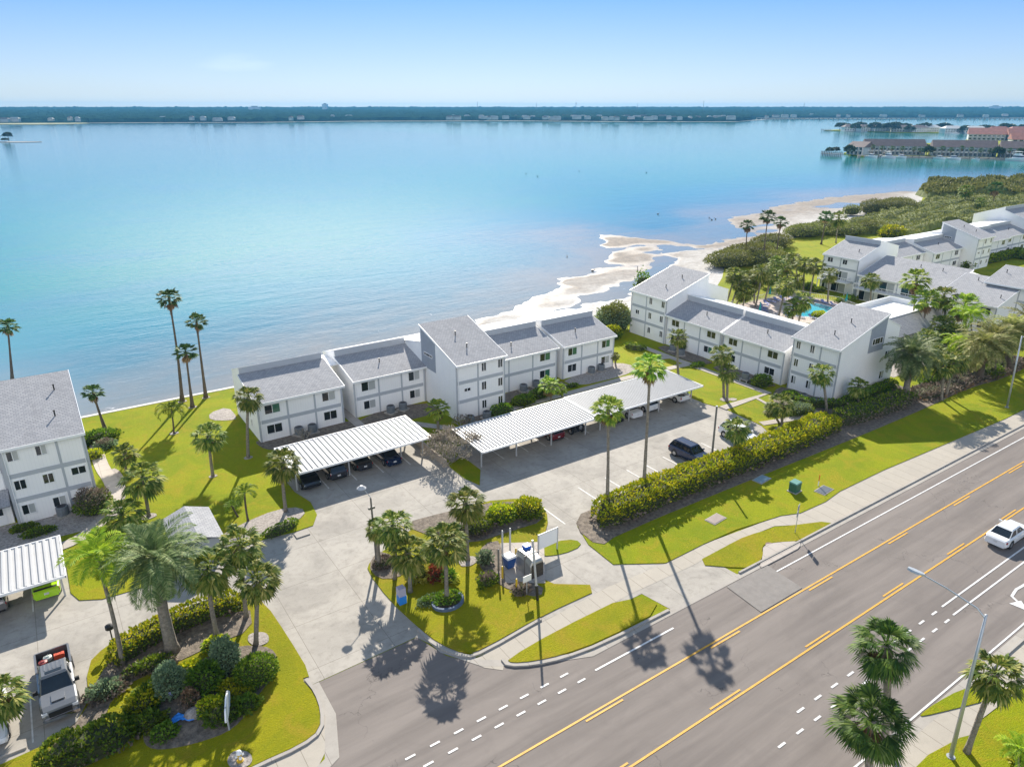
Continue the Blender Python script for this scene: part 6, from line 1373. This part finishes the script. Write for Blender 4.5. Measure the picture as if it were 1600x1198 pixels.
# storm drain notch
c=G(1203,852); b=MB(); b.tube([(c[0],c[1],.03),(c[0],c[1],.085)],.42,20); tag(b.build('manhole_cover',simple('rusty iron',(.16,.11,.09),.7,metal=.3,var=.4,vs=6)),'round rusty manhole cover in the drain apron by the road','manhole cover')
sheet('drain_apron',smooth_poly(GP([(1192,852),(1215,848),(1250,846),(1250,856),(1235,864),(1205,880),(1185,890),(1192,870)]),1),M['walk_y'],.05,-.02)
b=MB(); b.box(-9.9,-6.6,45.2,45.35,.02,.15); o=b.build('wheel_stop',M['kerb']); tag(o,'low concrete wheel stop in the bottom left stall','wheel stop')
# small turquoise sign on hedge
g=G(1063,744); t=thing('hydrant_top','pale turquoise capped pipe at the hedge edge left of the dark suv','pipe',(g[0],g[1],.05)); b=MB(); b.tube([(0,0,0),(0,0,.8)],.1,8); b.build('pipe',M['steel'],t); b=MB(); b.tube([(0,0,.8),(0,0,1.1)],[.2,.12],8); b.build('cap',simple('turquoise cap',(.25,.55,.5),.4),t)
# meandering storm drain grate at the left lawn corner
c=G(472,835); b=MB(); b.obox(c,0,1.3,.9,.03,.12); tag(b.build('drain_inlet',M['kerb']),'concrete drain inlet at the corner of the left lawn','drain inlet')
# weathered post in the bay and birds
for (px,py,lab) in [(996,422,'thin dark stake standing in the channel on the tidal flat')]:
    g=G(px,py); t=thing('stake',lab,'stake',(g[0],g[1],WZ-.3)); b=MB(); b.tube([(0,0,0),(0,0,1.9)],.09,6); b.build('post',M['dsteel'],t)
BIRD=MB(); BIRD.loft([[(x,r*math.cos(a*math.pi/3)*.8,z+r*math.sin(a*math.pi/3)) for a in range(6)] for x,r,z in ((-.4,.03,.2),(-.2,.14,.18),(.1,.17,.2),(.3,.09,.3),(.36,.07,.48),(.5,.06,.5),(.66,.015,.48))]); BRM=BIRD.mesh('body',M['black'],True)
for (px,py) in [(1028,335),(926,424),(1108,341),(1112,344),(1118,343),(822,272),(840,276),(886,402),(1010,270),(905,268)]:
    g=G(px,py,WZ); o=link('water_bird',BRM,None,(g[0],g[1],WZ-.05),(0,0,random.uniform(0,6)),(1.15,1.15,1.15)); tag(o,'small dark bird resting on the shallow bay water','bird','birds on the bay')
# ================================================================ far shore and peninsulas
FM={}
M['farleaf']=simple('far woodland canopy',(.018,.040,.026),1,var=.7,vs=.03,spec=0)
M['farleaf2']=leaf_mat('far tree leaf',[(.03,.05,.02),(.05,.08,.03),(.07,.10,.04)],.2)
M['farroof']=simple('brown shingle roof',(.16,.125,.12),.85,var=.3,vs=.4)
M['redroof']=simple('red clay tile roof',(.33,.13,.095),.8,var=.3,vs=.3)
M['hwall']=simple('pale house wall',(.62,.62,.60),.8,var=.1,vs=.2)
M['fwall']=simple('sun bleached far house',(.36,.37,.36),.8,var=.3,vs=.1)
M['bwall']=simple('pale blue house wall',(.42,.50,.55),.8,var=.15,vs=.2)
# far land with its canopy
shore=[(-900,195),(-300,193.5),(0,193.2),(130,192.6),(200,192),(400,191.5),(560,189.6),(800,189),(1000,190.6),(1150,190.5),(1172,188.5),(1175,186.6),(1300,185.6),(1600,184.6),(2000,184),(2600,184)]
def shore_px(px): return interp(shore,px)
vs=[];fs=[];npx=1150;rows=26
for i in range(npx+1):
    px=-700+i*(3000/npx); g=G(px,shore_px(px),WZ); r0=math.hypot(*g); u=(g[0]/r0,g[1]/r0)
    far=6100
    for j in range(rows):
        f=j/(rows-1); 
        if j==0: r=r0; z=WZ-1
        else:
            r=r0+ (far-r0)*(f**2.1)
            z=9+ (40-9)*min(1,(f**2.1)*(far-r0)/3600)**.75
            if j==1: r=r0+6; z=3
            P_=Vector((u[0]*r/45,u[1]*r/45,0)); z+= (3.5+4.0*min(1,f*2))*noise.noise(P_*1.6)+ (1.6)*noise.noise(P_*5)+1.2*noise.noise(Vector((px*.9,f*9,3)))
            if px<140 and j in (1,2,3): z=min(z,1.5+.8*noise.noise(P_*4)) if j<3 else z
            if j>=rows-5: z=39.5+1.6*(3.2*noise.noise(Vector((px*.03,0,j)))+4.5*noise.noise(Vector((px*.17,3,j)))+2.5*noise.noise(Vector((px*.7,3,j))))*(1 if j<rows-1 else .3)
        vs.append((u[0]*r,u[1]*r,z))
for i in range(npx):
    for j in range(rows-1): a=i*rows+j; fs.append((a,a+1,a+1+rows,a+rows))
me=bpy.data.meshes.new('far_forest'); me.from_pydata(vs,[],[f[::-1] for f in fs]); me.materials.append(M['farleaf']); o=link('far_forest',me); tag(o,'long low wooded shore fading blue along the whole horizon','forest',kind='stuff')
o['label']='long low wooded shore fading blue along the whole horizon'
b=MB(); c=[G(px,shore_px(px)+.35,WZ) for px in range(-400,2001,50)]; d=[(x*1.03,y*1.03) for x,y in c]
b.add([(x,y,WZ+.35) for x,y in c]+[(x,y,WZ+.35) for x,y in d],[(i,i+1,i+1+len(c),i+len(c)) for i in range(len(c)-1)]); tag(b.build('far_beach',simple('far beach sand',(.38,.34,.30),.9,var=.4,vs=.01)),kind='structure')
# marsh spit at the left
b=MB(); pts=[G(px,py,WZ) for px,py in ((-300,196),(0,195),(60,195.2),(120,194.2),(140,193),(110,190.8),(60,189.5),(0,189.5),(-300,189.5))]; b.poly(pts,WZ+.9,WZ-.5); tag(b.build('marsh_spit',simple('marsh grass',(.22,.22,.08),.9,var=.4,vs=.01)),kind='structure')
# sand islet
g=G(24,222.3,WZ); b=MB(); b.poly(smooth_poly([(g[0]+x,g[1]+y) for x,y in ((-19,8),(-16,16),(0,6),(16,-6),(30,-18),(14,-16),(-6,-6))],2),WZ+.5,WZ-.6); tag(b.build('sand_islet',simple('islet sand',(.40,.35,.30),.9,var=.3,vs=.3)),kind='structure')
def far_house(label,px,py,wd,dp,ht,rh,wall,roof,rz=None,name='house',group='houses on the far shore',z=0,wins=True):
    g=G(px,py,z); rz=YAW-math.pi/2+random.uniform(-.3,.3) if rz is None else rz
    t=thing(name,label,'house',(g[0],g[1],z),rz,group)
    b=MB(); b.box(-wd/2,wd/2,-dp/2,dp/2,-1,ht); b.build('wall',M[wall],t)
    b=MB(); o=.6; b.loft([[(-wd/2-o,-dp/2-o,ht),(wd/2+o,-dp/2-o,ht),(wd/2+o,dp/2+o,ht),(-wd/2-o,dp/2+o,ht)],[(-wd/2+dp*.35,-.1,ht+rh),(wd/2-dp*.35,-.1,ht+rh),(wd/2-dp*.35,.1,ht+rh),(-wd/2+dp*.35,.1,ht+rh)]]); b.build('roof',M[roof],t)
    if wins:
        b=MB(); n=max(2,int(wd/4))
        for k in range(n):
            x=-wd/2+wd*(k+.5)/n
            for zz in ([.9,3.9] if ht>5 else [.9]): b.box(x-.8,x+.8,-dp/2-.05,-dp/2-.002,zz,zz+1.6)
        q=b.build('window_row',M['glass'],t)
    return t
random.seed(21)
for k,px in enumerate([8,24,80,110,122,255,300,340,362,455,520,545,702,712,752,764,820,823,851,854,870,897,901,911,926,936,955,963,973,986,1005,1022,1045,1051,1120,1142,1198,1226,1268,1325,1345,1405,1440,1570,318,470,730,790,714,758,772,806,832,862,883,918,945,980,995,1013,1035,1062,1078,1090,1108,1130,1212,1240,1290,1310,1380,1470,1500,1540]):
    far_house('small pale roofed house among the trees on the far shore',px,shore_px(px)-random.uniform(2.2,6.5),random.uniform(9,26),8,random.uniform(4,7),3,'fwall','fwall' if k%3 else 'farroof',group='houses on the far shore',z=7,wins=False)
# towers on the far horizon
far_b=[('square apartment tower standing above the far treeline',508,168.3,26,26,54,4200),('long hotel block above the far treeline at the right',1555,169,60,22,44,5200),('low grey hall above the far treeline left of the square tower',398,169,60,25,40.5,4200)]
for lab,px,py,wd,dp,ht,dist in far_b:
    r=ray(px,py); l=math.hypot(r[0],r[1]); t=thing('tower_block',lab,'building',(r[0]/l*dist,r[1]/l*dist,0),YAW-math.pi/2); b=MB(); b.box(-wd/2,wd/2,-dp/2,dp/2,0,ht); b.build('wall',M['bwall'],t); b=MB(); b.box(-wd/4,wd/4,-dp/4,dp/4,ht,ht+4); b.build('roof_plant',M['farroof'],t)
for px,ht,lab in [(746,68,'thin radio mast on the far horizon above the brown spit'),(838,62,'thin radio mast on the far horizon right of the longest one'),(900,63,'water tower like mast on the far horizon near the centre'),(996,60,'thin mast on the far horizon right of centre'),(1099,71,'tallest lattice mast on the far horizon'),(1256,61,'short mast on the far horizon towards the right')]:
    dist=4300; r=ray(px,168); l=math.hypot(r[0],r[1]); t=thing('radio_mast',lab,'mast',(r[0]/l*dist,r[1]/l*dist,0)); b=MB(); b.tube([(0,0,0),(0,0,ht)],[1.6,1.0],5); b.build('mast',M['dsteel'],t)
    if px==900: b=MB(); b.tube([(0,0,ht-9),(0,0,ht-5),(0,0,ht)],[1,5,2],8); b.build('tank',M['hwall'],t)
# causeway bridge at the right
c0=G(1182,186.9,WZ);c1=G(1640,187.4,WZ); b=MB(); t=thing('bridge','long low causeway bridge on slim piers before the far shore at the right','bridge',(c0[0],c0[1],0)); dx,dy=c1[0]-c0[0],c1[1]-c0[1]; l=math.hypot(dx,dy); an=math.atan2(dy,dx)
b.obox((dx/2,dy/2),an,l,9,3.4,4.4); b.build('deck',M['kerb'],t)
b=MB(); n=60
for k in range(n): b.obox((dx*k/n,dy*k/n),an,1.6,8,-2,3.4)
b.build('piers',M['kerb'],t)
for k in range(12):
    px=1280+k*22; g=G(px,188.3,WZ); o=MB(); 
    t=thing('channel_pile','dark timber pile standing in the water before the causeway','pile',(g[0],g[1],WZ-1),0,'timber piles before the causeway'); o.tube([(0,0,0),(0,0,9)],[1.3,1.1],6); o.build('post',M['dsteel'],t)
# peninsulas
def land(name,pts,z=.6,mat='grass'):
    b=MB(); b.poly(pts,z,-2); return tag(b.build(name,M[mat]),kind='structure')
n1=GP([(1318,240),(1345,244.5),(1400,245),(1480,246.5),(1600,249),(1800,252),(1800,212),(1600,212),(1520,216),(1500,222),(1400,227),(1350,229),(1335,234)])
land('peninsula',n1,.5)
b=MB(); q=GP([(1340,244.2),(1400,245.3),(1480,246.8),(1600,249.4),(1800,252.4)]); b.poly(ribbon_pts(q,3),.75,-2); tag(b.build('quay',M['kerb']),'long grey quay edge in front of the waterside apartment rows','quay')
n2=GP([(1288,204),(1400,207),(1500,208),(1600,211),(1800,214),(1800,198),(1600,199),(1450,200),(1350,201)]); land('peninsula',n2,.5)
def rowhouse(label,p0,p1,dp,ht,rh,wall='bwall',roof='farroof',n=12):
    a=G(*p0);c=G(*p1); dx,dy=c[0]-a[0],c[1]-a[1]; l=math.hypot(dx,dy); an=math.atan2(dy,dx)
    t=thing('apartment_row',label,'building',(a[0],a[1],.5),an); s=-1 if (-dy*0+1)>0 else 1
    # y>0 of the local frame is left of the direction; the back of the row lies away from the drone
    side=1 if (-math.sin(an)*math.cos(YAW)+math.cos(an)*math.sin(YAW))>0 else -1
    y0,y1=(0,dp*side); ya,yb=min(y0,y1),max(y0,y1)
    b=MB(); b.box(0,l,ya,yb,0,ht); b.build('wall',M[wall],t)
    b=MB(); ym=(ya+yb)/2; b.prism_y([(ya-1.2,ht-.3),(ym,ht+rh),(yb+1.2,ht-.3)],-.8,l+.8); b.build('roof',M[roof],t)
    f=-side; w_=l/n
    for k in range(n):
        b=MB(); x=w_*(k+.15)
        for zz in (.6,3.6): b.box(x,x+w_*.55,min(0,f*.12),max(0,f*.12),zz,zz+2.1)
        b.build('windows',M['glass'],t)
    b=MB()
    for k in range(n):
        x=w_*(k+.1); b.box(x,x+w_*.65,min(f*.13,f*1.8),max(f*.13,f*1.8),2.95,3.15); b.box(x,x+w_*.65,min(f*1.7,f*1.8),max(f*1.7,f*1.8),3.15,4.1)
        b.box(x+w_*.78,x+w_*.84,min(f*.01,f*1.8),max(f*.01,f*1.8),0,ht-.4)
    b.build('balconies',M['hwall'],t)
    return t
rowhouse('long two storey waterside apartment row with brown roof, left row',(1352,243),(1444,244),16,7.5,5,n=14)
rowhouse('long two storey waterside apartment row with brown roof, right row',(1456,245),(1555,247),16,7.5,5,n=14)
rowhouse('waterside apartment row with brown roof running off the right edge',(1562,247.6),(1660,250),16,7.5,5,n=12)
rowhouse('pale blue gabled waterside house at the point of the peninsula',(1322,242),(1348,243.6),14,6.5,4,n=4)
rowhouse('red tiled apartment row behind the brown roofed rows, left part',(1512,219.5),(1570,220.5),26,7,7,'hwall','redroof',8)
rowhouse('red tiled apartment row behind the brown roofed rows, right part',(1576,221),(1650,222),26,7,7,'hwall','redroof',8)
rowhouse('red tiled house set back near the right edge behind the brown rows',(1580,228),(1640,229),22,6,6,'hwall','redroof',6)
rr=random.Random(4)
hp=[(1330,204.6,'white','left end house of the second peninsula'),(1352,205,'','second house of the second peninsula'),(1378,205.4,'','third house, pale with dark roof'),(1405,206,'',''),(1432,206.4,'',''),(1452,206,'',''),(1486,207.6,'',''),(1522,208.2,'',''),(1558,209,'',''),(1590,209.4,'','')]
hl=['white house at the left tip of the second peninsula','low brown roofed house second from the left on the second peninsula','pale house with a hip roof in the middle left of the second peninsula','white house between tree clumps on the second peninsula','grey walled house right of the white one on the second peninsula','small white house behind the quay of the second peninsula','wide pale roofed house right of centre on the second peninsula','long low tan roofed house on the second peninsula','red tiled house on the second peninsula','white house with red tiles at the right edge of the second peninsula']
for (px,py,_,_2),lab,rf in zip(hp,hl,['farroof','farroof','hwall','farroof','farroof','hwall','hwall','hwall','redroof','redroof']): far_house(lab,px,py,30,16,6.5,4,'hwall',rf,name='house',group='houses on the second peninsula',z=.5)
# broad trees on the peninsulas
def crown_mesh(seed,n=900,s=.30):
    rs=random.Random(seed); b=MB(); off=Vector((seed*3.,0,0))
    for i in range(n):
        z=rs.uniform(-.5,1); a=rs.uniform(0,6.283); q=math.sqrt(1-z*z); d=Vector((q*math.cos(a),q*math.sin(a),z)); r=(1+.5*noise.noise(d*1.5+off)+.3*noise.noise(d*3.5+off))*rs.uniform(.7,1)
        leaf_cluster(b,d*r*.85,d,s,rs)
    return b.mesh('crown',M['farleaf2'])
CR=[crown_mesh(k) for k in (1,2,3)]
b=MB(); b.tube([(0,0,0),(.02,.02,.5),(0,0,1)],[.09,.06,.04],6); TK=b.mesh('trunk',M['dtrunk'])
def far_tree(label,px,py,r,h,group,z=.5,flat=1):
    g=G(px,py,z); t=thing('broadleaf_tree',label,'tree',(g[0],g[1],z),0,group); link('trunk',TK,t,(0,0,0),None,(h*.6,h*.6,h*.6)); link('crown',CR[rr.randrange(3)],t,(0,0,h*.62),(0,0,rr.uniform(0,6)),(r,r,h*.42*flat)); return t
for px in [1312,1318,1326,1336,1344,1365,1371,1390,1396,1416,1420,1444,1467,1474,1506,1512,1538,1546,1572,1578,1600]: far_tree('dark round tree among the houses of the second peninsula',px,203.5+rr.uniform(-1.5,2.5)+(px-1300)*.012,rr.uniform(8,15),rr.uniform(9,15),'trees on the second peninsula')
for px,py in [(1326,243),(1332,241),(1450,244.5),(1447,242),(1558,247),(1596,249)]: far_tree('small dark tree by the apartment rows of the near peninsula',px,py,4.5,8,'trees on the near peninsula')
for k,px in enumerate([1362,1376,1392,1408,1426,1436,1470,1484,1500,1515,1530,1545,1575,1590]):
    g=G(px,244+ (px-1350)*.018,.5); t=palm('small palm in front of the brown roofed apartment rows',0,0,rr.uniform(6,8),0,'dark',2.6,'palms before the apartment rows',world=g)
# docks and boats
def boat(label,px,py,s,rz,flybridge=False):
    g=G(px,py,WZ); t=thing('motor_boat',label,'boat',(g[0],g[1],WZ),rz); t.scale=(s,s,s)
    b=MB(); b.loft([[(x,-w,zt),(x,-w*.7,-.25),(x,w*.7,-.25),(x,w,zt)] for x,w,zt in ((-4.4,1.4,.9),(-2,1.55,.95),(1,1.5,1.1),(3,1.0,1.3),(4.6,.1,1.55))]); b.build('hull',M['frame'],t)
    b=MB(); b.loft([[(-2.2,-1.1,.9),(2.0,-.9,1.1),(2.0,.9,1.1),(-2.2,1.1,.9)],[(-1.8,-.95,2.3),(.9,-.8,2.3),(.9,.8,2.3),(-1.8,.95,2.3)]]); b.build('cabin',M['frame'],t)
    b=MB(); b.loft([[(-1.9,-1.1,1.5),(1.75,-.93,1.5),(1.75,.93,1.5),(-1.9,1.1,1.5)],[(-1.8,-1.03,2.0),(1.35,-.88,2.0),(1.35,.88,2.0),(-1.8,1.03,2.0)]]); b.build('windows',M['carglass'],t)
    if flybridge:
        b=MB(); b.box(-2.4,.6,-1.0,1.0,3.4,3.5); 
        for x in (-2.2,.4):
            for y in (-.9,.9): b.tube([(x,y,2.3),(x,y,3.4)],.05,5)
        b.box(-1.5,.3,-.8,.8,2.301,2.8); b.build('flybridge',M['frame'],t)
A1=YAW
for lab,px,py,s,fb in [('white motor boat first from the left at the apartment quay',1362,246.5,1.3,False),('white motor boat second from the left at the apartment quay',1389,247.2,1.4,True),('white motor boat third from the left at the apartment quay',1408,247.4,1.3,False),('small boat on a lift right of the third boat at the quay',1376,246.2,.9,False),('white boat in front of the right brown row, left one',1468,248.8,1.2,False),('white boat in front of the right brown row, right one',1490,249.6,1.3,False),('small white boat near the quay steps by the end of the right row',1525,250.4,.9,False),('big white cabin cruiser with flybridge at the right edge',1591,252,2.0,True)]:
    boat(lab,px,py,s,A1+math.pi+random.uniform(-.5,.5),fb)
boat('white boat moored beside the second peninsula',1492,209.8,1.3,2.2)
boat('small white yacht moored at the right edge of the second peninsula',1350,206.3,1.2,2.0)
for lab,pts in [('timber jetty on piles at the point of the near peninsula',[(1284,240),(1300,241.5),(1318,241.5)]),('timber jetty on piles at the tip of the second peninsula',[(1284,203.5),(1300,204.5)])]:
    q=GP(pts,1); t=thing('jetty',lab,'jetty',(q[0][0],q[0][1],0)); qq=[(x-q[0][0],y-q[0][1]) for x,y in q]; b=MB(); b.poly(ribbon_pts(qq,4),1.4,1.1); b.build('deck',M['dsteel'],t); b=MB(); n=10
    for p_,q_ in zip(qq,qq[1:]):
        for k in range(6): x=p_[0]+(q_[0]-p_[0])*k/6; y=p_[1]+(q_[1]-p_[1])*k/6; b.tube([(x+1.5,y+1.5,-2),(x+1.5,y+1.5,3.2)],.25,5); b.tube([(x-1.5,y-1.5,-2),(x-1.5,y-1.5,3.2)],.25,5)
    b.build('piles',M['dsteel'],t)
for px,py,lab in [(1296,240,'dark shrubby tree left on the near peninsula point'),(1305,239.5,'dark shrubby tree right on the near peninsula point')]: far_tree(lab,px,py,3.5,5,'shrubs on the peninsula point',0)
far_tree('lone wind bent tree on the sand islet',14,220.5,5,11,'islet trees',0,.7); far_tree('low bush on the left end of the sand islet',8,221.5,4,4,'islet trees',0)
# ---------------------------------------------------------------- haze: one even volume round everything
b=MB(); b.box(-6400,6400,-6400,6400,-10,72); hz=b.mesh('haze',[]); o=link('haze',hz); tag(o,'thin blue air haze over the bay','haze',kind='stuff')
m=bpy.data.materials.new('haze air'); m.use_nodes=True; nt=m.node_tree; nt.nodes.clear(); out=nt.nodes.new('ShaderNodeOutputMaterial'); pv=nt.nodes.new('ShaderNodeVolumePrincipled')
pv.inputs['Color'].default_value=(.12,.45,.85,1); pv.inputs['Density'].default_value=.00009; pv.inputs['Anisotropy'].default_value=.2; nt.links.new(pv.outputs[0],out.inputs['Volume']); hz.materials.append(m)
